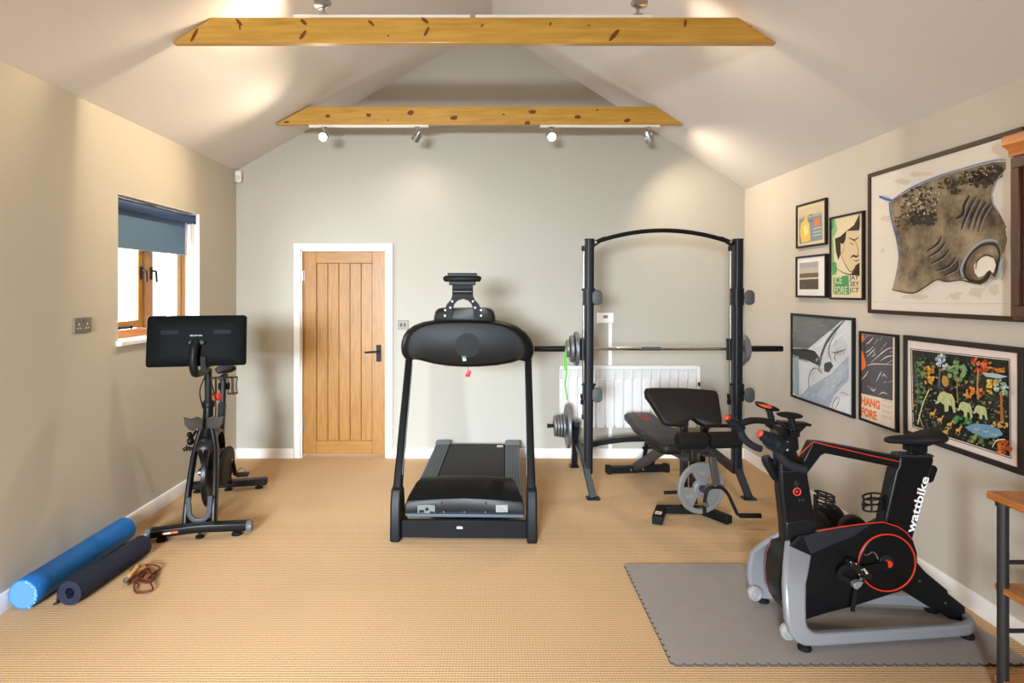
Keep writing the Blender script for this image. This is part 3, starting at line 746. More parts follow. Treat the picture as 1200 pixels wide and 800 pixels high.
p.stroke([(97,288),(120,297),(142,303),(160,296)], [10,10,9,4], BLD, c)
p.stroke([(135,310),(138,345),(150,400),(163,450),(171,510),(166,560),(156,600)], [7,9,8,8,5,4,2], BLD, c)
p.stroke([(142,304),(200,265),(260,235),(330,208),(400,187),(470,167),(530,153),(572,152)], [4,7,6,6,5,5,5,3], BLU, c)
p.stroke([(560,200),(540,226),(520,275),(526,318),(550,352),(569,390)], [3,5,6,5,4,3], GRB, c)
p.stroke([(412,590),(404,560),(420,520),(450,480),(485,457),(520,452),(545,462)], [10,10,10,9,9,8,4], GRB, c)
p.stroke([(545,500),(552,540),(545,580),(533,598),(524,588)], [8,14,12,8,4], GRB, c)
p.stroke([(572,398),(565,420),(572,450),(562,500)], [8,5,10,4], A('6e6458'), c)
p.stroke([(448,612),(420,585),(420,545),(440,505),(475,475),(510,465),(540,478),(548,520),(535,560),(526,590)], [5,9,9,8,8,7,9,8,7,4], DKI, c)
p.stroke([(430,600),(465,610),(495,600),(512,575),(508,568)], [8,14,16,12,5], DKI, c)
p.stroke([(460,560),(465,530),(495,508),(525,515)], [4,6,6,3], A('5a4c3c'), c)
for a, w in (([(435,285),(416,320),(410,355),(384,372)],[8,14,16,6]),([(457,292),(432,340),(412,390),(406,412)],[4,8,7,3]),([(477,298),(452,350),(430,412)],[4,8,3]),([(497,308),(470,352),(450,416)],[4,8,3]),([(513,320),(486,362),(466,422)],[4,8,3]),([(330,436),(316,464),(275,494)],[5,11,4]),([(342,460),(320,490),(280,515)],[4,9,4]),([(358,486),(335,515),(290,540)],[4,10,4]),([(382,516),(355,550),(312,566)],[4,10,4]),([(392,530),(386,560),(342,583)],[4,10,4])):
    p.stroke(a, w, DKI, c)
    p.stroke([(x+7, y+4) for x, y in a], [2,3,2], A('9099a8'), c)
p.stroke([(145,638),(205,650),(240,645),(280,620),(315,600),(350,608),(400,602),(440,610),(480,618)], [3,5,6,6,5,4,4,5,4], A('4a4034'), c)
p.stroke([(75,683),(300,690),(575,690)], 1.5, A('cdbfae'), c)
p.done()
# --- wooden wall cabinet whose moulded top shows at the edge of the view
t = Thing('wall_cabinet', 'dark wooden wall cabinet with orange moulded cornice beside the manta drawing', 'cabinet', (XR, 2.4, 1.47))
OWD = wood('b5652a', 'd98d45', 1, 5, .35, 14, .2); DWD = wood('3a1c0e', '5a2e17', 2, 5, .4, 14, .2)
ye = 2.745; x0 = 2.325
t.add('carcass', MB().bb(x0, XR, 1.7, ye, 1.47, 2.20), DWD, bevel=.003)
mb = MB()
pr = [(0,2.195),(-.012,2.195),(-.014,2.225),(-.022,2.235),(-.034,2.248),(-.034,2.284),(-.028,2.29),(0,2.29)]
mb.loft([[(x0+a, 1.7, z) for a, z in pr]+[(XR,1.7,2.29),(XR,1.7,2.195)], [(x0+a, ye-a*.6, z) for a, z in pr]+[(XR,ye,2.29),(XR,ye,2.195)]])
t.add('cornice', mb, OWD)
mb = MB(); mb.bb(x0-.016, x0, 2.22, ye-.006, 1.48, 1.53); mb.bb(x0-.016, x0, 2.22, ye-.006, 2.14, 2.19); mb.bb(x0-.016, x0, ye-.05, ye-.006, 1.53, 2.14); mb.bb(x0-.016, x0, 2.22, 2.265, 1.53, 2.14)
d = t.add('door', mb, DWD, bevel=.003)
t.add('pane', MB().face([(x0-.006,a,b) for a, b in ((2.26,1.525),(ye-.045,1.525),(ye-.045,2.145),(2.26,2.145))]), PGL, d)
mb = MB(); mb.lathe((x0-.016, 2.245, 1.83), (-1,0,0), [(.006,0),(.005,.012),(.011,.02),(.008,.028),(0,.03)], 16)
t.add('knob', mb, STEEL, d)
# ================================================================ SPIN BIKE by the window (local frame: +y = away from the front foot)
ang = math.radians(13.1)
t = Thing('exercise_bike', 'black indoor cycling bike with big touchscreen, standing below the window', 'exercise bike', (-1.893, 3.975, 0), ang)
def T(name, mb, mats, parent=None, **kw): return t.add(name, mb, mats, parent, local=True, **kw)
mb = MB(); mb.tube(catmull([(-.30,.012,.052),(-.15,0,.062),(0,-.004,.07),(.15,0,.062),(.30,.012,.052)], 5), 1, prof=[(x,y) for x,y in rounded(.07,.058,.015)], up=(0,0,1))
fs = T('front_stabilizer', mb, BLKG)
for sx in (-1, 1):
    mb = MB(); mb.lathe((sx*.285,.0,.05), (sx,0,0), [(0,0),(.034,0),(.038,.006),(.038,.03),(.03,.038),(0,.038)], 24); T('transport_wheel', mb, M('5b5c5e', .35), fs)
    mb = MB(); mb.lathe((sx*.225,0,0), (0,0,1), [(0,0),(.032,0),(.034,.008),(.026,.02),(.01,.022),(.01,.04)], 20); T('levelling_foot', mb, RUB, fs)
mb = MB(); mb.lathe((0,0,0), (0,0,1), [(0,0),(.026,0),(.026,.014),(.01,.018),(.01,.045)], 20); T('levelling_foot', mb, RUB, fs)
T('warning_sticker', MB().face([(-.215,-.0375,.05),(-.12,-.0385,.056),(-.12,-.0385,.07),(-.215,-.0375,.064)]), M('c4572f', .5), fs)
T('warning_sticker', MB().face([(-.205,-.0382,.053),(-.165,-.0388,.0555),(-.165,-.0388,.0635),(-.205,-.0382,.061)]), WHITE, fs)
mb = MB(); mb.bars([(-.295,.97,.055),(.295,.97,.055)], .075, .05)
rs = T('rear_stabilizer', mb, BLKG, bevel=.008)
for x in (-.23, 0, .23):
    mb = MB(); mb.lathe((x,.97,0), (0,0,1), [(0,0),(.03,0),(.03,.012),(.012,.018),(.01,.035)], 18); T('levelling_foot', mb, RUB, rs)
# yoke and fork: two legs rising from the front foot, a U between them
mb = MB()
for sx in (-1, 1):
    mb.tube(catmull([(sx*.085,.0,.07),(sx*.083,.03,.20),(sx*.076,.10,.38),(sx*.062,.17,.54),(sx*.035,.21,.66)], 5), 1, prof=rounded(.032,.075,.012), up=(0,1,0))
mb.bars([(-.098,.0,.085),(.098,.0,.085)], .07, .055)
T('fork', mb, BLKG, bevel=.004)
mb = MB(); mb.tube(fillet([(-.066,-.012,.27),(-.058,-.014,.15),(-.02,-.016,.115),(.02,-.016,.115),(.058,-.014,.15),(.066,-.012,.27)], .03), 1, prof=rounded(.03,.02,.006), up=(0,1,0))
T('fork_yoke', mb, M('45464a', .3))
# flywheel with its perimeter weight
mb = MB(); mb.lathe((-.016,.31,.335), (1,0,0), [(0,.008),(.02,.004),(.05,.010),(.16,.010),(.17,0),(.222,0),(.228,.004),(.228,.028),(.222,.032),(.17,.032),(.16,.022),(.05,.022),(.02,.028),(0,.024)], 48)
fl = T('flywheel', mb, M('171719', .35, .3))
mb = MB(); mb.cyl((-.075,.31,.335),(.075,.31,.335), .014); T('axle', mb, STEEL, fl)
# shroud over the upper flywheel
mb = MB(); rings = []
for k in range(11):
    a = math.radians(42+k*12); cy, cz = .31-.262*math.cos(a), .345+.262*math.sin(a)
    r = [(-.055,.0),(-.05,.025),(-.03,.042),(0,.05),(.03,.042),(.05,.025),(.055,.0)]
    rings.append([(x*(.75+.4*math.sin(max(0,a))), cy-math.cos(a)*h*.8, cz+math.sin(a)*h*.8) for x, h in r])
mb.loft(rings, closed=False, caps=False); T('flywheel_shroud', mb, M('1c1816', .4, spec=.3), solid=.006)
# frame: down tube, belt guard, seat tube, chain stay
mb = MB(); mb.tube([(0,.19,.60),(0,.24,.72),(0,.255,.84)], [.045,.036,.03], n=16)
mb.bars([(0,.22,.66),(0,.55,.40),(0,.90,.10)], .05, .075)
mb.bars([(0,.60,.34),(0,.68,.60),(0,.73,.74)], .05, .06)
mb.bars([(-.07,.31,.335),(-.07,.58,.33),(-.06,.72,.30)], .02, .04)
mb.bars([(.07,.31,.335),(.07,.58,.33)], .02, .04)
mb.bars([(0,.56,.36),(0,.96,.075)], .055, .06)
T('frame', mb, BLKG, bevel=.006)
mb = MB(); mb.pillow([(.075, .46+.30*math.cos(a)*(.9 if math.cos(a) > 0 else .85), .335+.125*math.sin(a)) for a in [2*PI*j/28 for j in range(28)]], (1,0,0), .02, .02, .15)
T('belt_guard', mb, MATT)
# handlebar post, adjustment knob, handlebar
mb = MB(); mb.tube([(0,.255,.78),(0,.245,1.06)], 1, prof=rounded(.042,.06,.012), up=(0,1,0)); mb.lathe((0,.252,.80), (0,-.03,1), [(.04,0),(.042,.03),(.036,.04)], 20)
hp = T('handlebar_post', mb, BLK)
mb = MB(); mb.lathe((.02,.25,.87), (1,-.3,0), [(.008,0),(.008,.03),(.022,.034),(.027,.046),(.024,.06),(0,.064)], 16); T('resistance_knob', mb, RED, hp)
mb = MB(); mb.bars([(0,.16,1.09),(0,.36,1.09)], .04, .03); T('handlebar_slider', mb, BLK, hp, bevel=.005)
mb = MB(); mb.tube(fillet([(-.21,.04,1.16),(-.225,.17,1.125),(-.12,.24,1.11),(.12,.24,1.11),(.225,.17,1.125),(.21,.04,1.16)], .07), .017, n=14)
T('handlebar', mb, RUB)
# dark winged tray at the front
mb = MB()
for sx in (-1, 1):
    o = [(sx*x, y, z) for x, y, z in ((.012,.16,.735),(.05,.15,.755),(.085,.13,.745),(.125,.12,.76),(.118,.12,.71),(.095,.13,.675),(.07,.135,.665),(.045,.14,.68),(.012,.15,.67))]
    mb.pillow(o, (0,-1,0), .012, .02, .2)
T('bottle_tray', mb, M('3a332c', .5))
# brake caliper and small fittings
mb = MB(); mb.ell((-.085,.13,.60), (.022,.03,.03)); mb.ell((-.09,.12,.645), (.016,.02,.018)); mb.tube([(-.08,.13,.62),(-.055,.16,.66)], .009)
T('brake', mb, BLKG)
mb = MB()
for pth in ([(.02,.2,1.0),(.055,.2,.86),(.052,.22,.70),(.06,.26,.52)], [(-.01,.2,1.02),(-.035,.16,.92),(-.02,.19,.80)]): mb.tube(catmull(pth, 6), .004, n=6)
T('cable', mb, RUB)
# screen
zc, tilt = 1.275, math.radians(-6)
R = Matrix.Rotation(tilt, 3, 'X'); o = V((-.012,-.02,zc))
def SC(x, y, z): return o+R@V((x,y,z))
W2, H2 = .296, .163
mb = MB(); mb.loft([[SC(x*k, y, z*k) for x, z in rounded(W2*2, H2*2, .018)] for y, k in ((.03,1),(.0,1),(-.012,.985),(-.022,.90),(-.026,.5))])
sc = T('touchscreen', mb, M('0b0d0d', .55, spec=.05))
mb = MB(); mb.face([SC(x,.0305,z) for x, z in rounded(W2*2-.03, H2*2-.03, .01)]); T('screen_glass', mb, M('050506', .08), sc)
for sx in (-1, 1):
    mb = MB(); mb.pillow([SC(sx*.155+x, -.025, .055+z) for x, z in rounded(.115,.032,.014)], R@V((0,-1,0)), .004, .004, .1)
    T('speaker_grille', mb, M('0d0f10', .7), sc)
text_mesh('lettering', 'PELOTON', SC(-.035,-.0275,.028), R@V((1,0,0)), R@V((0,0,1)), .07, .010, M('a9b0b0', .4), sc, None, .01)
mb = MB(); mb.bb(-.03,.03,0,.004,0,.006); mb = MB(); mb.face([SC(-.02,-.012,H2-.003),(SC(.02,-.012,H2-.003)),(SC(.02,-.012,H2+.002)),(SC(-.02,-.012,H2+.002))]); T('webcam', mb, GREY, sc)
mb = MB(); mb.loft([[SC(x*k+.004, y, z*.6*k-.012) for x, z in rounded(.115,.05,.02)] for y, k in ((-.02,1),(-.034,.95),(-.042,.8))])
mb.tube(catmull([SC(.0,-.034,-.012),SC(-.002,-.06,-.05),SC(-.006,-.064,-.12),SC(-.004,-.045,-.185),SC(0,.0,-.21),(0,.12,1.06),(0,.2,1.06)], 5), [.028]*6+[.026]*10+[.024]*10+[.02]*5, n=16)
T('screen_arm', mb, BLK)
mb = MB(); mb.bars([SC(.045,-.03,-.10),SC(.045,-.01,-.20)], .03, .02); T('cable_clip', mb, BLK)
# seat, post, bottle cages
mb = MB(); mb.tube([(0,.73,.70),(0,.765,.93)], 1, prof=rounded(.04,.05,.012), up=(0,1,0)); mb.bars([(0,.68,.935),(0,.86,.935)], .035, .03)
sp = T('seat_post', mb, BLK, bevel=.003)
def saddle_mb(place, L, stations):
    """stations: (u along 0..1, half width, top height, drop at edge)"""
    rings = []
    for u, w, z, dr, th in stations:
        top = [(-1,-dr),(-.85,-dr*.45),(-.5,-dr*.1),(0,0),(.5,-dr*.1),(.85,-dr*.45),(1,-dr)]
        bot = [(.8,-dr-th*.4),(.35,-th),(-.35,-th),(-.8,-dr-th*.4)]
        rings.append([place(u*L, a*w, z+b) for a, b in top]+[place(u*L, a*w, z+b) for a, b in bot])
    return MB().loft(rings)
ST = [(0,.012,-.008,.01,.016),(.04,.026,0,.014,.025),(.25,.03,.004,.018,.032),(.45,.038,.0,.022,.036),(.62,.062,.004,.028,.042),(.8,.085,.014,.03,.048),(.92,.082,.018,.03,.046),(.98,.062,.014,.026,.035),(1,.04,.008,.016,.02)]
T('saddle', saddle_mb(lambda u, w, z: (w, .625+u, 1.0+z), .27, ST), RUB, sub=1)
for sx, zz in ((-1,.86),(1,.86)):
    mb = MB()
    for z in (zz-.06, zz+.065): mb.tube([(sx*.06+.036*math.cos(a), .80+.036*math.sin(a), z) for a in [2*PI*j/20 for j in range(20)]], .0035, n=6, loop=True)
    for a in (.3, 1.9, 3.4, 5.0): mb.tube(catmull([(sx*.06+.036*math.cos(a), .80+.036*math.sin(a), zz-.06),(sx*.06+.028*math.cos(a), .80+.028*math.sin(a), zz),(sx*.06+.036*math.cos(a), .80+.036*math.sin(a), zz+.065)], 4), .0035, n=6)
    mb.bars([(sx*.02,.775,zz),(sx*.035,.795,zz)], .02, .05)
    T('bottle_cage', mb, BLK)
# cranks and pedals
mb = MB(); mb.cyl((-.10,.56,.335),(.10,.56,.335), .018); T('crank_axle', mb, STEEL)
for sx, dy, dz in ((-1,-.10,.13),(1,.10,-.13)):
    mb = MB(); mb.bars([(sx*.10,.56,.335),(sx*.105,.56+dy,.335+dz)], .016, .03, up=(1,0,0)); ca = T('crank_arm', mb, BLKG, bevel=.003)
    q = V((sx*.155,.56+dy,.335+dz))
    mb = MB(); mb.bb(q.x-.042,q.x+.042,q.y-.04,q.y+.04,q.z-.009,q.z+.009)
    mb.tube(fillet([(q.x-.035,q.y-.04,q.z),(q.x-.035,q.y-.10,q.z+.03),(q.x,q.y-.11,q.z+.05),(q.x+.035,q.y-.10,q.z+.03),(q.x+.035,q.y-.04,q.z)], .02), .004, n=8)
    T('pedal', mb, BLK, ca, bevel=.003)
    mb = MB()
    for k in range(4): mb.cyl((q.x-.03+.02*k,q.y-.0425,q.z-.004),(q.x-.03+.02*k,q.y-.0405,q.z-.004), .005, n=10)
    mb.tube([(q.x+.028*math.cos(a), q.y-.03, q.z+.03+.028*math.sin(a)) for a in [PI*j/10 for j in range(11)]], .004, n=8)
    T('pedal_clip', mb, CHROME, ca)
# ================================================================ rolled mats
BLUE = M('1f6bb5', .55, noise=.1, scale=30)
a, b = V((-2.352,3.077,.076)), V((-2.350,3.93,.076)); R_ = .075
t = Thing('foam_roll', 'long bright blue foam roll lying against the skirting board', 'foam roll', (-2.35, 3.5, 0))
d = (b-a).normalized(); L = (b-a).length
mb = MB(); mb.lathe(a, d, [(R_-.008,0),(R_-.002,.001),(R_,.006),(R_,.10),(R_-.0015,.104),(R_-.0015,L-.006),(R_-.006,L),(0,L)], 48)
t.add('body', mb, BLUE)
mb = MB(); mb.lathe(a, d, [(0,-.001),(R_-.008,-.001),(R_-.008,.004)], 48); t.add('end_face', mb, M('4f7fbc', .8, noise=.15, scale=70))
rnd = random.Random(2); mb = MB()
for i in range(26):
    an = rnd.uniform(-1.2, 1.4); r = R_-rnd.uniform(.003,.012); u = d.orthogonal().normalized(); w = d.cross(u)
    q = a+V((math.cos(an)*r, 0, math.sin(an)*r)); mb.ell(q+V((0,-.002,0)), (.006,.003,.004), 6, 5)
t.add('torn_edge', mb, M('74a4d8', .8))
a, b = V((-2.145,3.115,.066)), V((-2.112,3.70,.066))
t = Thing('exercise_mat', 'dark navy exercise mat rolled up on the carpet', 'exercise mat', ((a+b)/2).to_tuple())
d = (b-a).normalized(); u = V((d.y,-d.x,0)); w = V((0,0,1))
sp = []
for j in range(121):
    th = 2*PI*4.2*j/120; r = .026+(.063-.026)*j/120; sp.append((r*math.cos(-th+2.85+4.2*2*PI), r*math.sin(-th+2.85+4.2*2*PI)))
sp[-1:] = [sp[-1]]
# outer end comes away along the floor
x0_, y0_ = sp[-1]
rings = []
for (x, y) in sp: rings.append((x, y))
def spiral(mb, pts, th):
    n = len(pts); A_, B_ = [], []
    for i, (x, y) in enumerate(pts):
        tx = pts[min(i+1,n-1)][0]-pts[max(i-1,0)][0]; ty = pts[min(i+1,n-1)][1]-pts[max(i-1,0)][1]; l = math.hypot(tx, ty) or 1
        nx, ny = -ty/l*th/2, tx/l*th/2; A_.append((x+nx, y+ny)); B_.append((x-nx, y-ny))
    o2 = A_+B_[::-1]
    g = lambda base, q: base+u*q[0]+w*q[1]
    va = [mb.bm.verts.new(g(a, q)) for q in o2]; vb = [mb.bm.verts.new(g(b, q)) for q in o2]; m = len(o2)
    for i in range(m): mb._f((va[i], va[(i+1)%m], vb[(i+1)%m], vb[i]))
    for i in range(n-1):
        mb._f((va[i], va[i+1], va[m-2-i], va[m-1-i])); mb._f((vb[i], vb[i+1], vb[m-2-i], vb[m-1-i]))
mb = MB(); spiral(mb, sp+[(-.066,-.035),(-.07,-.058),(-.088,-.0625)][:3], .0065)
t.add('rolled_sheet', mb, M('252838', .8, noise=.12, scale=150, bump=.2))
# ================================================================ skipping rope
t = Thing('skipping_rope', 'brown leather skipping rope with wooden handles tangled on the carpet', 'skipping rope', (-1.94, 3.33, 0))
rnd = random.Random(8); pts = []
c0 = crop([(840,450)], (0,580,5.335))[0]
def FL(cx, cy, h): 
    px, py = crop([(cx,cy)], (0,580,5.335))[0]; s = (py-340)/1.6; q = P(px, py, s); return V((q.x, q.y, h))
rp = [(800,560),(850,470),(905,480),(870,540),(830,570),(900,545),(960,500),(1000,470),(960,455),(900,465),(950,500),(985,480),(960,540),(920,570),(850,560),(845,610),(900,620),(955,605),(930,560),(870,570),(900,500),(850,455),(820,500),(880,545),(945,540),(930,470),(890,490),(860,540),(800,580)]
pts = [FL(x, y, .006+.003*(i%5)+.004*rnd.random()) for i, (x, y) in enumerate(rp)]
t.add('rope', MB().tube(catmull(pts, 7), .005, n=8), M('5d2a18', .5))
WDH = wood('b98548', 'd9a868', 0, 8, .5, 8)
for (p0, p1) in (((905,470,.02),(820,530,.02)), ((860,500,.05),(795,565,.035))):
    a, b = FL(*p0), FL(*p1); d = b-a; L = d.length
    mb = MB(); mb.lathe(a, d, [(0,0),(.010,0),(.013,L*.15),(.010,L*.55),(.013,L*.9),(.011,L),(0,L)], 18)
    h = t.add('handle', mb, WDH)
    mb = MB(); mb.lathe(b, d, [(.0115,0),(.0125,.004),(.0125,.018),(.007,.03),(.005,.034),(0,.034)], 16); t.add('ferrule', mb, STEEL, h)
# ================================================================ TREADMILL (local: +y away from the camera)
t = Thing('treadmill', 'black folding treadmill with oval console, seen from its motor end', 'treadmill', (-.184, 3.905, 0), math.radians(-1.5))
def T(name, mb, mats, parent=None, **kw): return t.add(name, mb, mats, parent, local=True, **kw)
for sx in (-1, 1):
    xa, xb = (.402, .468) if sx > 0 else (-.468, -.402)
    mb = MB(); mb.prism([(xa,y,z) for y, z in ((-.02,0),(.30,0),(.30,.05),(.20,.10),(.15,.30),(.10,.335),(.03,.325),(-.005,.24),(-.02,.06))], (xb-xa,0,0))
    T('side_cover', mb, BLK, bevel=.012, seg=3)
    mb = MB()
    rings = []
    for x, y, z, w, d in ((.434,.08,.30,.056,.085),(.432,.20,.55,.050,.075),(.426,.50,1.13,.048,.06)):
        rings.append([(sx*x+a, y+b, z) for a, b in rounded(w, d, .012)])
    mb.loft(rings); u = T('upright', mb, BLKG)
    mb = MB()
    xi = sx*.434-sx*.0265
    mb.loft([[(sx*(x-w/2)-sx*.002*k, y+b, z) for k, b in ((0,-d*.3),(1,-d*.3),(1,d*.3),(0,d*.3))] for x, y, z, w, d in ((.434,.10,.40,.056,.08),(.432,.20,.55,.050,.075),(.427,.48,1.06,.048,.06))])
    T('inner_strip', mb, M('9aa6b4', .35, .4), u)
# cross plate at floor level
mb = MB(); mb.bb(-.402,.402,.03,.06,.012,.125); mb.bb(-.402,.402,.06,.30,.012,.03)
fp = T('front_plate', mb, M('131314', .5, spec=.12), bevel=.004)
T('maker_plate', MB().face([(-.045,.0295,.072),(-.008,.0295,.072),(-.008,.0295,.088),(-.045,.0295,.088)]), M('a5a5a3', .5), fp)
mb = MB(); mb.bb(-.375,.385,.075,.16,.13,.15); T('frame_rail', mb, M('4c5762', .5), bevel=.003)
# motor hood
hood = [(.09,.145,.388,0),(.09,.20,.388,0),(.10,.222,.386,0),(.14,.255,.375,0),(.24,.302,.345,0),(.285,.314,.325,0),(.33,.312,.325,0),(.36,.29,.335,0),(.37,.22,.36,0),(.37,.145,.38,0)]
mb = MB(); ra = []
for y, z, w, _ in hood:
    xs = (-1,-.97,-.36,0,.36,.97,1)
    ra.append([(w*x, y+.028*(1-abs(x)) if z < .30 and y < .2 else y, z+(.012*(1-x*x) if .2 < z else 0)-(.015 if abs(x) == 1 and z > .21 else 0)) for x in xs])
mb.loft(ra, closed=False, caps=False)
for k, rev in ((0, False), (6, True)): mb.face([r[k] for r in ra])
hd = T('motor_hood', mb, M('0e0e0e', .38, spec=.14), ang=28)
mb = MB()
for x in (-.15, .14):
    mb.tube(catmull([(x*1.0,.108,.205),(x*1.0,.135,.245),(x*1.02,.19,.288),(x*1.25,.27,.322)], 5), .0035, n=6)
T('hood_crease', mb, M('0c0c0c', .4), hd)
mb = MB(); mb.bb(-.306,-.19,.084,.098,.150,.205); ip = T('inlet_plate', mb, M('6d726f', .4, .4), hd, bevel=.002)
mb = MB(); mb.bb(-.295,-.262,.080,.086,.155,.172); mb.cyl((-.244,.086,.178),(-.244,.078,.178), .011); mb.bb(-.225,-.195,.080,.086,.152,.163); T('inlet_socket', mb, M('141414', .4), ip)
mb = MB(); mb.face([(.205,.083,.162),(.282,.083,.162),(.282,.083,.205),(.205,.083,.205)]); mb.bb(.205,.282,.083,.10,.162,.205); lb = T('rating_label', mb, M('c9c6c2', .5), hd)
mb = MB()
for k in range(4): mb.bb(.213,.213+.06-.008*k,.0822,.0828,.170+.008*k,.172+.008*k)
T('fine_print', mb, M('6d6a68', .6), lb)
mb = MB()
for x in (-.135, 0, .137): mb.lathe((x,.092,.158), (0,-1,0), [(.006,0),(.005,.004),(0,.005)], 10)
T('screw', mb, CHROME, hd)
# deck
mb = MB(); mb.bb(-.37,.37,.30,1.84,.09,.155); T('deck', mb, MATT)
mb = MB()
for sx in (-1, 1): mb.bb(*(sorted((sx*.26,sx*.385))), .33,1.84,.095,.178)
T('side_rail', mb, M('4c545c', .45, .2), bevel=.008, seg=3)
for sx in (-1, 1):
    mb = MB(); a, b = sorted((sx*.255,sx*.392)); mb.bb(a, b, 1.815,1.87,.08,.192); mb.bb(a, b, 1.75,1.82,.177,.188); T('rail_end_cap', mb, M('6a6d72', .4), bevel=.006)
    mb = MB()
    for k in range(5): x = sx*(.28+.02*k); mb.bb(x-.003,x+.003,.33,1.80,.178,.1805)
    T('grip_rib', mb, M('3d444b', .6))
mb = MB(); mb.tube(fillet([(0,.34,.166),(0,1.84,.166),(0,1.84,.095),(0,.34,.095)], .03, 6, loop=True), 1, prof=[(-.002,-.252),(.002,-.252),(.002,.252),(-.002,.252)], up=(1,0,0), loop=True)
T('running_belt', mb, M('2b2b2d', .75, noise=.2, scale=400, bump=.3))
T('belt_sticker', MB().bb(.18,.235,1.70,1.775,.1705,.1712), M('c9c6c4', .5))
mb = MB()
for sx in (-1, 1): mb.cyl((sx*.33-.02,1.70,.03),(sx*.33+.02,1.70,.03), .03); mb.bb(sx*.33-.012,sx*.33+.012,1.68,1.72,.03,.1)
T('rear_roller', mb, RUB)
# console
S_ = 165.5; K = (460,310,5.717)
def CN(pts, y): return [((px-550.5)/S_, y, 1.6-(py-340)/S_) for px, py in crop(pts, K)]
out = [(63,560),(66,520),(80,475),(105,440),(150,408),(210,385),(285,372),(390,366),(500,364),(600,366),(700,372),(785,388),(850,415),(905,455),(940,500),(957,545),(958,590),(945,630),(915,648),(885,632),(820,655),(720,674),(600,684),(490,686),(380,680),(280,665),(190,642),(140,635),(110,645),(85,625),(70,600)]
mb = MB(); mb.pillow(CN(out, .47), (0,-1,0), .075, .045, .16, k=8)
cn = T('console', mb, M('12100e', .42, spec=.12, noise=.02), ang=50)
mb = MB(); mb.lathe((0,.3955,1.215), (0,-1,0), [(.10,.0),(.06,.0012),(0,.0015)], 32); T('console_emblem', mb, M('151310', .5, spec=.12), cn)
mb = MB(); q = CN([(480,607),(505,607),(505,625),(480,625)], .392); mb.face(q); T('safety_socket', mb, M('3f7a55', .5), cn)
mb = MB(); q = CN([(486,622),(508,622),(508,640),(486,640)], .391); mb.face(q); T('safety_socket_label', mb, M('c4bfb5', .5), cn)
# box on the console
tb = [(x, y) for x, y in ((285,375),(287,345),(296,312),(315,294),(345,288),(640,288),(668,294),(690,312),(700,345),(702,375),(690,392),(300,392))]
mb = MB(); mb.pillow(CN(tb, .47), (0,-1,0), .05, .04, .10, k=5); T('console_top', mb, M('171512', .4, spec=.2), cn, ang=50)
# tablet bracket
o = [(366,355),(366,292),(380,262),(405,236),(415,205),(415,120),(553,120),(553,205),(566,236),(592,262),(604,292),(604,355),(556,310),(548,290),(540,262),(520,240),(487,230),(450,238),(430,262),(420,290),(412,310)]
yb = .405
L_ = CN([(366,360),(366,292),(380,262),(405,236),(415,205),(415,120)], yb); Rr = CN([(412,360),(420,290),(430,262),(452,240),(487,229),(487,120)], yb)
mb = MB()
def strip(A_, B_):
    mb.loft([[a, b, (b[0], b[1]+.006, b[2]), (a[0], a[1]+.006, a[2])] for a, b in zip(A_, B_)])
strip(L_, Rr); L2 = CN([(604,360),(604,292),(590,262),(565,236),(553,205),(553,120)], yb); R2 = CN([(560,360),(552,290),(542,262),(520,240),(487,229),(487,120)], yb); strip(L2, R2)
br = T('tablet_bracket', mb, M('0c0c0b', .5, spec=.12))
mb = MB()
for x, y in ((368,303),(366,340),(402,287),(415,245),(552,245),(567,287),(606,303),(606,340)):
    q = CN([(x,y)], yb)[0]; mb.lathe(q, (0,-1,0), [(.0075,0),(.0065,.003),(0,.004)], 12)
T('bracket_screw', mb, M('e9e4da', .3), br)
q = CN([(484,180)], yb)[0]; mb = MB(); mb.cyl((q[0]-.066,q[1]-.004,q[2]),(q[0]+.066,q[1]-.004,q[2]), .018); T('hinge_barrel', mb, M('2c2924', .35, .2), br)
mb = MB()
q0 = CN([(362,118),(605,118),(605,72),(362,72)], yb-.03); w = (q0[1][0]-q0[0][0])/2; xc = (q0[1][0]+q0[0][0])/2; zc = (q0[0][2]+q0[2][2])/2
mb.tube([(xc-w, yb-.02, zc-.004),(xc-w+.012, yb-.025, zc),(xc+w-.012, yb-.025, zc),(xc+w, yb-.02, zc-.004)], [.016,.022,.022,.016], n=14)
mb.bb(xc-w*.80, xc+w*.80, yb-.035, yb-.0, zc+.012, zc+.040); mb.bb(xc-w*.72, xc+w*.72, yb-.03, yb+.0, zc-.045, zc)
T('tablet_clamp', mb, M('161716', .45, spec=.15), bevel=.004)
# handrails on the user's side
for sx in (-1, 1):
    mb = MB(); mb.tube(catmull([(sx*.37,.50,1.21),(sx*.37,.62,1.20),(sx*.365,.78,1.18),(sx*.36,.92,1.17)], 5), [.026]*10+[.024]*6, n=14); T('handrail', mb, RUB)
mb = MB(); q = CN([(500,742),(518,698),(543,708),(530,748)], .40); mb.pillow(q, (0,-1,0), .006, .006, .15)
k = T('safety_key', mb, M('c8141a', .4))
mb = MB(); a = V(CN([(521,700)], .40)[0]); mb.tube([a, a+V((0,.01,.02)), a+V((-.01,.04,.03)), a+V((-.01,.09,.03))], .002, n=6); T('safety_cord', mb, M('a01016', .6), k)
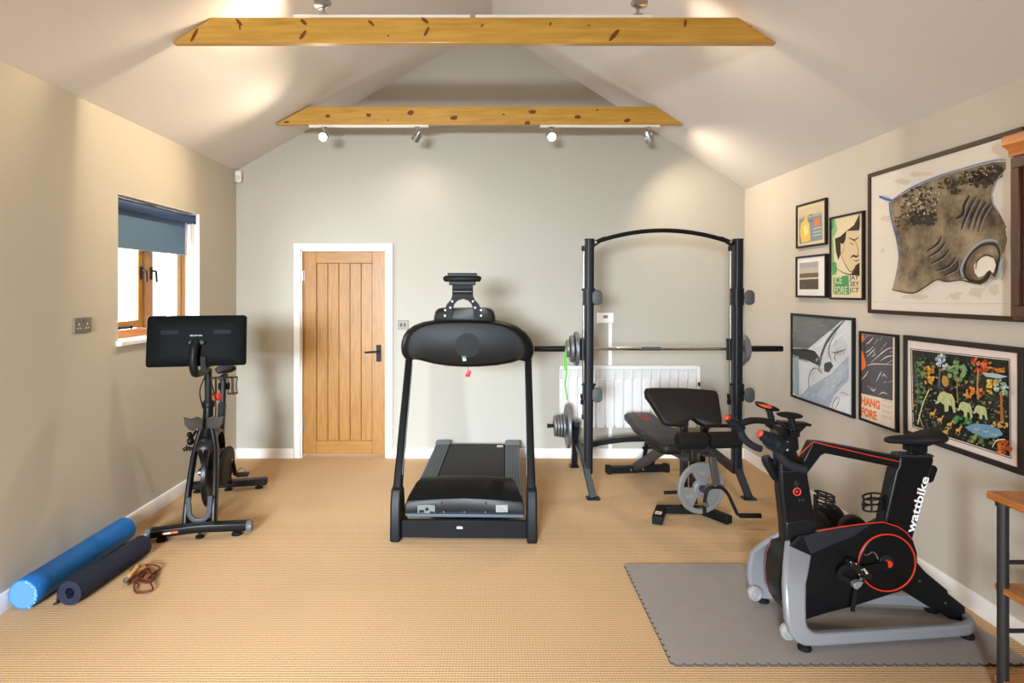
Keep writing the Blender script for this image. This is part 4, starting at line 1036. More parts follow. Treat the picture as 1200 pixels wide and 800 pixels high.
# ================================================================ SQUAT / SMITH RACK
RCX = 1.318
RL, RR_ = .742, 1.894
YU = 4.77                     # uprights
YR = 5.45                     # rear posts
YG = 4.855; YBAR = 4.90                   # guided bar
RK = M('14161a', .4, spec=.25, noise=.04)
PADG = M('4a4f4e', .5)
t = Thing('squat_rack', 'black steel squat rack with arched top bar in front of the radiator', 'squat rack', (RCX, 5.0, 0))
zt = 1.6+59.5/151
for sx, x in ((-1, RL), (1, RR_)):
    mb = MB(); mb.tube([(x+.004*0,YU,.185),(x+.012,YU,zt)], 1, prof=rounded(.068,.085,.022,5), up=(0,1,0)); u = t.add('upright', mb, RK)
    mb = MB(); mb.tube([(x+.012,YU,zt-.001),(x+.012,YU,zt+.004)], 1, prof=rounded(.072,.09,.024,5), up=(0,1,0)); t.add('end_cap', mb, RUB, u)
    # front foot: bent leg and plate
    mb = MB(); fx = x+(.03 if sx < 0 else .075)
    mb.bars(fillet([(x+.012*sx,YU,.29),(x+.012*sx,YU-.02,.20),(fx,YU-.055,.012)], .03), .05, .055, up=(0,1,0))
    mb.loft([[(fx+a, YU-.05+b, z) for a, b in rounded(.105,.10,.02)] for z in (0,.008)])
    t.add('front_leg', mb, M('26272a', .42), bevel=.004)
    # base rail back to the rear post
    xi = x-.03*sx*0
    mb = MB(); mb.bars([(x,YU+.02,.20),(x-.02*sx,YR+.03,.235)], .05, .06); t.add('base_rail', mb, RK, bevel=.006)
    mb = MB(); mb.prism([(x-.025+q*0,y,z) for q, y, z in ((0,YR-.05,.44),(0,YR+.06,.44),(0,YR+.17,.0),(0,YR+.10,.0),(0,YR+.0,.36),(0,YR-.05,.40))], (.05,0,0))
    mb.loft([[(x+a, YR+.14+b, z) for a, b in rounded(.085,.12,.02)] for z in (0,.008)])
    t.add('rear_post', mb, RK, bevel=.006)
    # plate storage peg
    mb = MB(); mb.cyl((x,YR+.06,.385),(x+sx*.245,YR+.06,.385), .016); mb.cyl((x+sx*.02,YR+.06,.385),(x+sx*.05,YR+.06,.385), .028); mb.cyl((x+sx*.228,YR+.06,.385),(x+sx*.25,YR+.06,.385), .019)
    t.add('storage_peg', mb, BLK)
    # chrome guide rod, stops and slider
    gx = .722 if sx < 0 else 1.881
    mb = MB(); mb.cyl((gx,YG,.60),(gx,YG,1.93), .0125); g = t.add('guide_rod', mb, M('86827c', .3, .9))
    mb = MB(); mb.cyl((gx,YG,.70),(gx,YG,.735), .026); mb.cyl((gx,YG,.745),(gx,YG,.78), .026); mb.cyl((gx,YG,.735),(gx,YG,.745), .02); t.add('stop_bumper', mb, RUB, g)
    for zb_ in (.60, 1.93):
        mb = MB(); mb.bars([(gx,YG+.01,zb_),(x,YU+.03,zb_)], .04, .04); t.add('rod_bracket', mb, RK, bevel=.004)
    # bar catches with oval pads, upper and lower
    for z, fz in ((1.6-8.5/154, .02), (1.6-122/154, .02)):
        mb = MB(); mb.loft([[(x+.006+a, YU+b, zz) for a, b in rounded(.086,.104,.028)] for zz in (z-.06,z+.07)])
        mb.cyl((x+.04,YU-.02,z),(x+.055,YU-.115,z), .014); mb.cyl((x-.05,YU,z+.06),(x+.06,YU,z+.06), .007)
        k = t.add('bar_catch', mb, RK)
        mb = MB(); mb.pillow([(x+.052+a, YU-.12, z+b) for a, b in rounded(.076,.115,.036,6)], (0,-1,0), .012, .008, .12); t.add('pad', mb, PADG, k)
# arch
xa, xb = RL+.03, RR_-.02
pts = [(xa+(xb-xa)*i/20, YU, zt-.03+.10*(1-(2*i/20-1)**2)) for i in range(21)]
mb = MB(); mb.tube(pts, .017, n=14); a = t.add('top_arch', mb, BLK)
for sx, x in ((-1, RL+.045), (1, RR_-.035)):
    mb = MB(); mb.prism([(x-.0*sx,YU-.012,zt-.06),(x+sx*-.09,YU-.012,zt+.0),(x+sx*-.085,YU-.012,zt+.025),(x,YU-.012,zt-.01)], (0,.024,0)); t.add('gusset', mb, RK, a, bevel=.003)
    mb = MB(); mb.lathe((x-sx*.015,YU-.02,zt-.022), (0,-1,0), [(.011,0),(.009,.004),(0,.006)], 14); t.add('bolt', mb, CHROME, a)
# rear bow
xa, xb = RL+.01, RR_-.01
pts = [(xa+(xb-xa)*i/24, YR+.02, .195+.085*(1-(2*i/24-1)**2)) for i in range(25)]
mb = MB(); mb.bars(pts, .045, .055, up=(0,1,0)); t.add('rear_bow', mb, RK, bevel=.004)
# ---------------- barbell
ZB = 1.6-68.5/147
bl, br = .335, (916.5-577)/146.9
t = Thing('barbell', 'long chrome barbell with black end sleeves resting in the squat rack', 'barbell', (RCX, YBAR, ZB-.02))
DY = .0
mb = MB(); mb.cyl((RCX-.62,YBAR,ZB),(RCX+.62,YBAR,ZB), .0145, n=24); t.add('shaft', mb, CHROME)
KN = M('5a5a5c', .6, .9, noise=.4, scale=900)
for a, b in ((-.18,-.03),(.14,.30),(-.52,-.36)):
    pass
mb = MB(); mb.cyl((RCX-.13,YBAR,ZB),(RCX+.02,YBAR,ZB), .0148, n=24); t.add('knurled_grip', mb, KN)
for sx, e in ((-1, bl), (1, br)):
    x = RCX+sx*.62
    mb = MB(); mb.cyl((x,YBAR,ZB),(e,YBAR,ZB), .0235, n=24); mb.cyl((x-sx*.01,YBAR,ZB),(x+sx*.012,YBAR,ZB), .034, n=24); t.add('sleeve', mb, BLKG)
for sx in (-1, 1):
    gx = .722 if sx < 0 else 1.881
    mb = MB(); ou = rounded(.056,.056,.016); inn = [(x/math.hypot(x,y)*.0155, y/math.hypot(x,y)*.0155) for x, y in ou]
    mb.loft([[(gx+x,YG+y,z) for x, y in o_] for o_, z in ((ou,ZB-.085),(ou,ZB+.085),(inn,ZB+.085),(inn,ZB-.085))], loop=True); t.add('slider', mb, RK)
# ---------------- plates
def plate(label, c, ax, R0, th, group, mat=IRON, hole=.0275):
    ax = V(ax).normalized(); t = Thing('weight_plate', label, 'weight plate', (c[0], c[1], c[2]-R0), group=group)
    h = th/2; R1 = max(R0*.30, hole+.006)
    mb = MB(); mb.lathe(V(c), ax, [(hole,-h),(R1,-h),(R1+R0*.05,-h*.45),(R0*.76,-h*.45),(R0*.82,-h*.95),(R0*.96,-h),(R0,-h*.6),(R0,h*.6),(R0*.96,h),(R0*.82,h*.95),(R0*.76,h*.45),(R1+R0*.05,h*.45),(R1,h),(hole,h),(hole,-h)], 48)
    t.add('disc', mb, mat, ang=25); return t
gp = 'iron plates on the bar and rack'
plate('largest grey iron plate on the barbell end beside the treadmill', (.668,YBAR,ZB), (1,0,0), .136, .028, gp)
plate('middle sized grey iron plate on the barbell end beside the treadmill', (.632,YBAR,ZB), (1,0,0), .108, .026, gp)
plate('smallest grey iron plate on the barbell end beside the treadmill', (.600,YBAR,ZB), (1,0,0), .07, .024, gp)
plate('larger grey iron plate on the barbell end near the framed pictures', (1.978,YBAR,ZB), (1,0,0), .136, .028, gp)
plate('smaller grey iron plate on the barbell end near the framed pictures', (2.012,YBAR,ZB), (1,0,0), .108, .026, gp)
zs = .385; yp = YR+.06
plate('big grey iron plate on the low storage peg of the rack', (.675,yp,zs), (1,0,0), .196, .03, gp)
for k, (x, lb) in enumerate(((.640,'small iron plate on the storage peg, next to the big plate'),(.613,'small iron plate on the storage peg, second from the big plate'),(.588,'small iron plate on the storage peg, third from the big plate'),(.563,'small iron plate on the storage peg, outermost at the peg end'))):
    plate(lb, (x,yp,zs), (1,0,0), .105-.004*k, .022, gp)
# green band on the sleeve
t = Thing('resistance_band', 'thin green exercise band hanging from the barbell end by the treadmill', 'band', (.583,YBAR,.78))
mb = MB(); GB = M('5fae3c', .55)
pth = catmull([(.583,YBAR-.028,ZB-.02),(.581,YBAR-.036,ZB-.08),(.588,YBAR-.035,ZB-.17),(.578,YBAR-.03,ZB-.28),(.590,YBAR-.03,ZB-.36),(.594,YBAR-.028,ZB-.405)], 6)
mb.tube(pth, 1, prof=[(-.006,-.0015),(.006,-.0015),(.006,.0015),(-.006,.0015)], up=(0,1,0))
pth = catmull([(.583,YBAR-.028,ZB-.0),(.570,YBAR-.034,ZB-.09),(.574,YBAR-.03,ZB-.15),(.584,YBAR-.03,ZB-.17)], 6)
mb.tube(pth, 1, prof=[(-.006,-.0015),(.006,-.0015),(.006,.0015),(-.006,.0015)], up=(0,1,0))
mb.tube([(.583,YBAR+.031*math.cos(a),ZB+.031*math.sin(a)) for a in [2*PI*j/24 for j in range(24)]], 1, prof=[(-.006,-.0015),(.006,-.0015),(.006,.0015),(-.006,.0015)], up=(1,0,0), loop=True)
t.add('strap', mb, GB)

# ================================================================ WEIGHT BENCH (local: +y toward the radiator)
t = Thing('weight_bench', 'black padded weight bench with preacher curl pad and leg developer', 'weight bench', (1.41, 4.5, 0), math.radians(6))
def T(name, mb, mats, parent=None, **kw): return t.add(name, mb, mats, parent, local=True, **kw)
def BL(px, py, s): return t.inv @ P(px, py, s)
# rear foot and frame
mb = MB(); mb.bars([(-.30,.91,.032),(.22,.91,.032)], .06, .055); rf = T('rear_foot', mb, BLK, bevel=.005)
for x in (-.30, .22):
    mb = MB(); mb.bb(x-.022,x+.022,.87,.95,0,.066); T('foot_cap', mb, RUB, rf, bevel=.006)
mb = MB()
for x in (-.11, -.0): mb.lathe((x,.879,.034), (0,-1,0), [(.012,0),(.010,.005),(0,.007)], 12)
T('bolt', mb, CHROME, rf)
mb = MB(); mb.bars(fillet([(-.06,.90,.05),(-.04,.62,.20),(.0,.36,.36),(.0,.10,.385),(.0,-.02,.385)], .06), .05, .065)
T('main_beam', mb, M('3c3a38', .4), bevel=.004)
mb = MB(); mb.bars([(-.03,.80,.09),(-.045,.62,.43)], .03, .03, up=(0,1,0)); mb.bars([(.05,.80,.09),(.045,.62,.43)], .03, .03, up=(0,1,0)); mb.cyl((-.07,.70,.27),(.07,.70,.27), .012)
T('backrest_support', mb, BLK, bevel=.003)
mb = MB(); mb.bars([(-.0,.02,.05),(.0,.02,.66)], .045, .05, up=(0,1,0)); mb.bars([(.05,-.03,.05),(.05,-.03,.48)], .045, .05, up=(0,1,0)); mb.bb(-.03,.07,-.02,.02,.38,.42)
T('front_post', mb, M('26231f', .4), bevel=.004)
# front U foot
a = BL(770,611.5,172); b = BL(775,598.5,163); c2 = BL(824,599.5,164); d2 = BL(855,609.5,171.5)
for q in (a, b, c2, d2): q.z = .03
mb = MB(); mb.bars([a, b], .07, .055); mb.bars([b+V((-.03,0,0)), c2+V((.03,0,0))], .05, .05); mb.bars([c2, d2], .06, .055); mb.bars([(b+c2)/2, (0.02,-.02,.03)], .05, .05)
ff = T('front_foot', mb, BLK, bevel=.005)
aw = (b-a).normalized(); pr = V((-aw.y, aw.x, 0)); q = a+aw*.05+V((0,0,.0285))
T('warning_label', MB().face([q-pr*.022, q+pr*.022, q+pr*.022+aw*.06, q-pr*.022+aw*.06]), M('d9d2cd', .5), ff)
T('warning_mark', MB().face([q-pr*.012+V((0,0,.0006))+aw*.02, q+pr*.012+V((0,0,.0006))+aw*.02, q+pr*.012+aw*.035+V((0,0,.0006)), q-pr*.012+aw*.035+V((0,0,.0006))]), M('b3483a', .5), ff)
# pads
def pad(name, outline, z0, z1, edge, mat=LEATH, parent=None, sl=0):
    mb = MB(); mb.pillow([(x, y, (z0+z1)/2+sl*y) for x, y in outline], (0,0,1), (z1-z0)/2, (z1-z0)/2, edge, k=6); return T(name, mb, mat, parent, ang=60)
pad('seat_pad', [(x+.0, y+.24) for x, y in rounded(.33,.42,.06)], .385, .465, .1)
oy = [(-.115,.44),(.125,.44),(.15,.52),(.155,.70),(.13,.86),(.125,1.02),(.10,1.05),(-.10,1.05),(-.125,1.02),(-.13,.86),(-.155,.70),(-.15,.52)]
sl = .085
mb = MB(); mb.pillow([(x, y, .42+sl*(y-.44)) for x, y in oy], V((0,-sl,1)).normalized(), .032, .038, .1, k=6); bp = T('back_pad', mb, M('2b2725', .5, spec=.4, bump=.15, scale=250), ang=60)
nb = V((0,-sl,1)).normalized(); ub = V((0,1,sl)).normalized()
zz = lambda y: .42+sl*(y-.44)+.0335
text_mesh('lettering', 'MARCY', V((.05,.80,zz(.80))), V((0,1,sl)), V((-1,0,0)), .18, .08, M('9c3a30', .5), bp, None, .03)
# preacher pad
pc = [(283,85),(292,72),(320,69),(480,70),(620,80),(640,84),(648,98),(646,180),(642,225),(632,240),(560,244),(535,232),(512,214),(500,209),(488,214),(465,235),(440,243),(370,238),(352,228),(340,205),(300,135),(284,112)]
pp = []
sP = 159
for x, y in crop(pc, (690,440,4.209)):
    q = P(x, y, sP); k = (q.z-.73)
    pp.append(t.inv @ V((q.x+ .0, q.y+k*.55, q.z)))
mb = MB(); mb.pillow(pp, V((0,-1,.45)).normalized(), .03, .035, .10, k=6); T('preacher_pad', mb, LEATH, ang=60)
mb = MB(); mb.bars([(0,.02,.60),(0,.035,.70)], .06, .045, up=(0,1,0)); mb.bb(-.10,.10,.04,.06,.64,.72); T('pad_mount', mb, BLK, bevel=.004)
# knee rollers
zr, yr = .587, -.354
for x0, x1 in ((-.21,-.006),(.018,.236)):
    mb = MB(); mb.lathe((x0,yr,zr), (1,0,0), [(.016,0),(.044,0),(.054,.008),(.056,.02),(.056,x1-x0-.02),(.054,x1-x0-.008),(.044,x1-x0),(.016,x1-x0)], 32); T('foam_roller', mb, RUB)
mb = MB(); mb.cyl((-.22,yr,zr),(.245,yr,zr), .013); T('roller_bar', mb, BLK)
mb = MB(); mb.bars([(.006,yr+.02,.60),(.006,yr+.03,.50)], .04, .04, up=(0,1,0)); mb.bars([(.05,-.03,.47),(.006,yr+.03,.50)], .045, .045); mb.bb(-.02,.075,yr-.005,yr+.06,.475,.495)
T('roller_bracket', mb, M('2a2724', .4), bevel=.003)
a = BL(834,532,172); b = BL(839.5,567,172); pv = BL(821.5,571.5,168.5)
mb = MB(); mb.bars([a, b], .045, .035, up=(0,1,0)); mb.bars([b, V((pv.x,pv.y-.03,pv.z))], .03, .03); T('lever_arm', mb, M('55534f', .35, .5), bevel=.004)
mb = MB(); mb.cyl(pv+V((-.0,.06,0)), pv+V((0,-.055,0)), .02, n=20); T('plate_peg', mb, M('2c3340', .35), )
mb = MB(); mb.cyl(BL(779.5,578,168)+V((0,.02,0)), BL(812,577,168)+V((0,.02,0)), .012); T('foot_bar', mb, BLK)
mb = MB()
pts = [BL(*q) for q in ((826,604,172),(825,590,172),(829,571,172),(846,570.5,172),(853,578,172),(864,602,173))]
pts = fillet(pts, .04, 6); end = BL(892,604,174)
mb.tube(pts+[BL(868,604.3,173.2)], .0115, n=14); cb = T('curl_bar', mb, BLK)
mb = MB(); mb.cyl(BL(867,604,173.2), end, .016, n=18); T('hand_grip', mb, RUB, cb)
mb = MB(); mb.lathe(pts[4], (0,-1,0), [(.014,.008),(.012,.016),(0,.018)], 14); mb.lathe(BL(827.5,592,171.5), (0,-1,0), [(.008,.01),(.006,.016),(0,.018)], 14); T('bolt', mb, CHROME, cb)
# big plate on the peg
c0 = t.inv.inverted() @ pv; ax = (t.inv.inverted().to_3x3() @ V((-.12,1,0))).normalized()
tp = Thing('weight_plate', 'grey iron plate with three grip holes on the weight bench', 'weight plate', (c0.x, c0.y, c0.z-.178), group=gp)
R0 = .178; h = .016
u = ax.orthogonal().normalized(); u = V((ax.y,-ax.x,0)).normalized(); w = V((0,0,1))
mb = MB(); mb.lathe(c0, ax, [(R0*.80,-h*.9),(R0*.84,-h),(R0*.965,-h),(R0,-h*.55),(R0,h*.55),(R0*.965,h),(R0*.84,h),(R0*.80,h*.9),(R0*.80,-h*.9)], 64)
mb.lathe(c0, ax, [(.026,-h),(R0*.26,-h),(R0*.30,-h*.6),(R0*.36,-h*.5),(R0*.36,h*.5),(R0*.30,h*.6),(R0*.26,h),(.026,h),(.026,-h)], 48)
def arcp(r, a, d): return c0+(u*math.cos(a)+w*math.sin(a))*r+ax*d
for k, a0 in enumerate((148, 268, 28)):
    # web between the holes (hole is 52 degrees wide centred on a0)
    s0, s1 = math.radians(a0+26), math.radians(a0+120-26); n = 16
    rings = []
    for j in range(n+1):
        a = s0+(s1-s0)*j/n
        rings.append([arcp(R0*.34,a,-h*.45), arcp(R0*.815,a,-h*.45), arcp(R0*.815,a,h*.45), arcp(R0*.34,a,h*.45)])
    mb.loft(rings)
tp.add('disc', mb, M('807f7d', .5, .3, noise=.18, scale=25), ang=25)
for k, tx in enumerate(('10', 'KG')):
    cc = arcp(R0*.58, math.radians(88 if k == 0 else 208), -h*.45-.0002)
    q = cc-u*.020-w*.012
    text_mesh('lettering', tx, q, u, w, .04, .024, M('a5a4a2', .4, .4), tp.o, tp.inv, .01, .002)
# ================================================================ GREY FOAM FLOOR MAT (jigsaw edge)
MX0, MX1, MY0, MY1, MT = .772, 2.298, 2.622, 3.567, .010
def jig(a, b, n, out):
    """edge from a to b with n dovetail teeth pointing along out"""
    a, b, out = V(a), V(b), V(out); d = (b-a)/n; r = []
    for i in range(n):
        o = a+d*i
        r += [o+d*.0, o+d*.16, o+d*.12+out, o+d*.88+out, o+d*.84]
    return r
tw = .010
pts = jig((MX0,MY0,0),(MX1,MY0,0), 34, (0,-tw,0))+jig((MX1,MY0,0),(MX1,MY1,0), 21, (tw*.3,0,0))+jig((MX1,MY1,0),(MX0,MY1,0), 34, (0,tw*.6,0))+jig((MX0,MY1,0),(MX0,MY0,0), 21, (-tw,0,0))
mb = MB(); mb.prism([p+V((0,0,.0005)) for p in pts], (0,0,MT)); mb.bm.normal_update()
for f_ in mb.bm.faces: f_.material_index = 0 if len(f_.verts) > 4 else 1  # side faces get a darker grey, painted-in shade along the teeth
tag(mb.build('foam_floor_mat', [M('938b85', .85, spec=.2, noise=.06, scale=14), M('4b4642', .9)], smooth=False), 'grey foam mat with jigsaw edges under the big exercise bike', 'floor mat')

# ================================================================ SMART BIKE on the mat
YC = 2.93; Z0 = MT
t = Thing('exercise_bike', 'black and silver indoor bike with red trim on the grey foam mat', 'exercise bike', (1.8, YC, Z0))
BK = M('0f1012', .36, spec=.25, noise=.03); SIL = M('8f9093', .34, .3, noise=.03); REDL = M('cc3822', .4)
def W(pts, y, c=(0,0,1)): return [PY(x, yy, y) for x, yy in crop(pts, c)]
c1 = (840,450,2.286); c2 = (860,580,4.0); c3 = (860,460,4.444); c4 = (1035,500,5.333); c5 = (840,460,8.0)
# base frame: silver tube from the near front leg round the back to the far front leg
half = [ # Lx,Lz,Rx,Rz, Y, normal
 (1.385,.428,1.500,.372, 2.895,(0,1)), (1.335,.345,1.445,.325, 2.815,(.0,1)), (1.302,.275,1.402,.282, 2.758,(0,1)), (1.296,.20,1.391,.205, 2.738,(0,1)), (1.297,.134,1.386,.134, 2.726,(0,1)),
 (1.312,.080,1.392,.108, 2.722,(0,1)), (1.338,.045,1.408,.092, 2.722,(0,1)), (1.375,.027,1.428,.083, 2.723,(0,1)), (1.44,.024,1.45,.080, 2.726,(-.05,1)), (1.70,.024,1.70,.078, 2.754,(-.1,1)),
 (2.09,.024,2.09,.078, 2.796,(-.12,1)), (2.16,.024,2.16,.078, 2.808,(-.3,1)), (2.205,.024,2.205,.078, 2.835,(-.75,1)), (2.225,.024,2.225,.078, 2.88,(-1,.3))]
rings = []
def ring(r, flip):
    lx, lz, rx, rz, y, (nx, ny) = r; n = V((nx, ny, 0)).normalized()*.021
    f = (lambda p: V((p.x, 2*YC-p.y, p.z))) if flip else (lambda p: p)
    L0, R0 = V((lx,y,lz)), V((rx,y,rz))
    return [f(L0-n), f(R0-n), f(R0+n), f(L0+n)]
for r in half: rings.append(ring(r, False))
rings.append([V((2.228+a, YC, z)) for a, z in ((.021,.024),(.021,.078),(-.021,.078),(-.021,.024))])
for r in reversed(half): rings.append(ring(r, True))
rings = [[V((p.x, p.y, p.z+Z0*.5)) for p in r] for r in rings]
mb = MB(); mb.loft(rings); t.add('base_frame', mb, SIL, bevel=.012, seg=3, ang=50)
for x, y in ((1.383,2.722),(2.175,2.815),(1.383,2*YC-2.722),(2.175,2*YC-2.815)):
    mb = MB(); mb.lathe((x,y,Z0+.001), (0,0,1), [(0,0),(.028,0),(.030,.006),(.026,.018),(.012,.026),(.012,.035),(0,.035)], 20); t.add('rubber_foot', mb, RUB)
for y, sg in ((2.738,1),(2*YC-2.775,1)):
    mb = MB(); mb.lathe((1.325,y+.03,.072), (0,-1,0), [(0,0),(.034,0),(.037,.006),(.037,.024),(.031,.032),(.022,.034),(.018,.030),(.010,.030),(.008,.036),(0,.037)], 32)
    t.add('transport_wheel', mb, M('c4c4c4', .22, .6))
# main drive housing
yn, yf = 2.858, 3.0
ho = [(262,235),(238,262),(214,330),(208,410),(214,470),(230,520),(255,562),(285,588),(335,582),(450,548),(560,520),(780,450),(815,425),(845,380),(860,330),(858,270),(840,215),(810,178),(770,150),(700,128),(600,138),(500,152),(390,172),(300,195)]
mb = MB(); ctr = None
near = W(ho, yn, c2); far = [V((p.x, yf, p.z)) for p in near]
for i_, (hx_, hy_) in enumerate(ho):
    if hy_ < 200 and 280 < hx_ < 720: far[i_].z = PY(0, c2[1]+hy_/c2[2], yf).z-.004
cc = sum(near, V((0,0,0)))/len(near)
def insetp(ps, k, dy): 
    m = sum(ps, V((0,0,0)))/len(ps); return [V((m.x+(p.x-m.x)*k, p.y+dy, m.z+(p.z-m.z)*k)) for p in ps]
mb.loft([insetp(near,.93,-.004), insetp(near,.975,-.002), near, insetp(near,1.0,.004), insetp(far,1.0,-.004), far, insetp(far,.96,.004)])
hs = t.add('drive_housing', mb, BK, ang=30)
mb = MB(); mb.tube([p+V((0,-.001,0)) for p in near], .003, n=6, loop=True)
mb2 = MB(); tr = [V((p.x, yn, p.z)) for p in near]; tr = tr[16:23]; mb2.tube([p+V((0,.001,.002)) for p in tr], .0026, n=8); t.add('red_line', mb2, REDL, hs); mb.bm.free()
mb = MB(); mb.tube([V((p.x-.0005, yf-.004, p.z)) for p in near[0:8]], .0028, n=8); t.add('purple_line', mb, M('7a3a4e', .4), hs)
# lighter upper panel of the housing
mb = MB(); q = W([(330,200),(392,176),(500,157),(598,143),(640,140),(560,195),(470,230),(362,275),(345,240)], yn-.0055, c2); mb.prism(q, (0,.004,0)); t.add('upper_panel', mb, M('26262a', .4), hs, bevel=.002)
# crank disc with red ring
dc = PY(1039.3, 659, yn-.012)
mb = MB(); mb.lathe(dc, (0,1,0), [(0,.0),(.118,0),(.124,.002),(.132,.012),(.132,.02)], 64); dd = t.add('crank_disc', mb, M('0e0f10', .32), hs)
mb = MB(); mb.tube([dc+V((.1315*math.cos(a), -.001, .1315*math.sin(a))) for a in [2*PI*j/72 for j in range(72)]], .0036, n=8, loop=True); t.add('red_ring', mb, REDL, dd)
hub = PY(1040.5, 660, yn-.022)
mb = MB(); mb.lathe(hub+V((0,.02,0)), (0,-1,0), [(.036,-.01),(.034,.012),(.030,.016),(.018,.017)], 32); t.add('hub_ring', mb, M('1c2426', .25), dd)
mb = MB(); mb.lathe(hub+V((0,.0,0)), (0,-1,0), [(.017,-.03),(.0165,.010),(.013,.013),(0,.013)], 24); t.add('hub_cap', mb, REDL, dd)
# near crank and pedal
pe = PY(1003, 670, yn-.045)
mb = MB(); mb.bars([hub+V((.01,-.004,0)), V((pe.x+.008, yn-.045, pe.z+.004))], .014, .032, up=(0,0,1)); ck = t.add('crank_arm', mb, BK, bevel=.005)
yp = yn-.085
mb = MB(); q = W([(540,310),(560,305),(610,340),(636,372),(628,385),(600,378),(560,350),(536,330)], yp, c2); mb.prism([p+V((0,-.02,0)) for p in q], (0,.05,0)); mb.cyl((pe.x,yp-.03,pe.z),(pe.x,yn-.045,pe.z), .008)
pd = t.add('pedal', mb, M('2a2622', .35, .5), ck, bevel=.003)
mb = MB()
for x, y in ((548,314),(574,322),(600,350),(620,366),(588,372)): mb.ell(W([(x,y)], yp-.021, c2)[0], (.0032,.003,.0032), 8, 6)
q = W([(604,346),(612,342),(632,366),(624,372)], yp-.0215, c2); mb.face(q)
t.add('pedal_screw', mb, M('d9d9d6', .25, .6), pd)
q = W([(556,410),(580,400),(602,402),(590,424),(570,438),(556,430)], yp, c2)
mb = MB(); mb.prism([p+V((0,-.012,0)) for p in q], (0,.03,0)); cl = t.add('clip_buckle', mb, M('9a9da0', .3, .5), pd, bevel=.003)
mb = MB(); mb.tube(W([(592,398),(604,380),(612,372)], yp-.01, c2), .007, n=8); t.add('buckle_link', mb, CHROME, cl)
mb = MB(); mb.tube(W([(572,436),(566,470),(556,545)], yp, c2), 1, prof=[(-.009,-.0025),(.009,-.0025),(.009,.0025),(-.009,.0025)], up=(0,1,0)); t.add('strap', mb, RUB, pd)
mb = MB(); mb.tube(catmull(W([(548,330),(510,345),(495,375),(520,395),(545,405)], yp, c2), 6), 1, prof=[(-.012,-.0025),(.012,-.0025),(.012,.0025),(-.012,.0025)], up=(0,1,0)); t.add('toe_strap', mb, RUB, pd)
mb = MB(); mb.tube(catmull(W([(610,276),(628,278),(648,266),(664,276),(674,298)], yn-.03, c2), 5), .0045, n=8); mb.ell(W([(678,346)], yn-.03, c2)[0], (.006,.005,.008)); t.add('cleat_hook', mb, CHROME, ck)
# far crank + pedal (behind the housing)
yq = yf+.05
mb = MB(); mb.bars([V((hub.x,yq,hub.z)), V((hub.x+.165,yq,hub.z-.03))], .014, .03, up=(0,0,1)); mb.cyl((hub.x,yf-.02,hub.z),(hub.x,yq+.01,hub.z), .015); ck2 = t.add('crank_arm', mb, BK, bevel=.005)
mb = MB(); mb.bb(hub.x+.12,hub.x+.21,yq+.02,yq+.10,hub.z-.045,hub.z-.02); t.add('pedal', mb, BLK, ck2, bevel=.004)
# front column
ca, cb = YC-.045, YC+.030
co = [(238,312),(245,300),(330,300),(345,335),(372,370),(388,420),(432,705),(420,760),(270,760),(258,690),(240,520)]
mb = MB(); mb.prism(W([(232,300),(330,298),(340,330),(383,365),(390,430),(432,700),(428,800),(268,800),(262,690),(243,520)], ca, c3), (0,cb-ca,0)); col = t.add('front_column', mb, BK, bevel=.016, seg=4)
mb = MB(); mb.prism(W([(268,672),(424,652),(436,790),(360,830),(272,790)], ca-.004, c3), (0,cb-ca+.008,0)); t.add('column_foot', mb, M('17181a', .3), col, bevel=.012, seg=3)
e = W([(232,411),(392,409)], ca-.0015, c3); mb = MB(); mb.tube(e, .0012, n=6); t.add('seam', mb, M('3a3d42', .4), col)
q = W([(329,515)], ca-.001, c3)[0]
mb = MB(); mb.tube([q+V((.0165*math.cos(a),-.0005,.0165*math.sin(a))) for a in [2*PI*j/32 for j in range(32)]], .0034, n=8, loop=True); mb.lathe(q, (0,-1,0), [(.006,0),(.005,.001),(0,.0012)], 16); t.add('emblem_ring', mb, M('c8432f', .45), col)
for tx, (x, y) in (('A',(312,478)),('T',(318,497)),('M',(338,572))):
    o = W([(x,y)], ca-.0006, c3)[0]; d = W([(338+22,572-6)], ca, c3)[0]-W([(338,572)], ca, c3)[0]
    text_mesh('lettering', tx, o, V((1,0,.1)), V((-.1,0,1)), .022 if tx != 'M' else .026, .018, M('33363b', .35), col, t.inv, .01)
# lever on the front of the column
mb = MB(); a, b = W([(176,365),(214,440)], YC+.0, c3); mb.tube([a+V((-.01,0,.03)), a, b, b+V((.02,0,-.02))], [.02,.024,.017,.012], n=16); mb.ell(a+V((.0,0,.012)), (.03,.022,.014)); t.add('adjust_lever', mb, BK, col)
# head unit at the top of the column
mb = MB(); mb.prism(W([(522,520),(545,440),(590,400),(640,360),(690,330),(745,350),(770,395),(782,545),(740,560),(600,600),(540,560)], YC-.055, c5), (0,.11,0)); hu = t.add('head_unit', mb, BK, bevel=.014, seg=3)
mb = MB()
for y in (460,483,507,530,540): mb.bars(W([(653,y),(668,y)], YC-.0565, c5), .003, .0035)
t.add('indicator_mark', mb, M('b9c0c6', .4), hu)
mb = MB(); mb.prism(W([(690,278),(865,288),(862,298),(775,385),(735,375),(738,312),(690,300)], YC-.03, c5), (0,.05,0)); t.add('tablet_rest', mb, BLK, hu, bevel=.004)
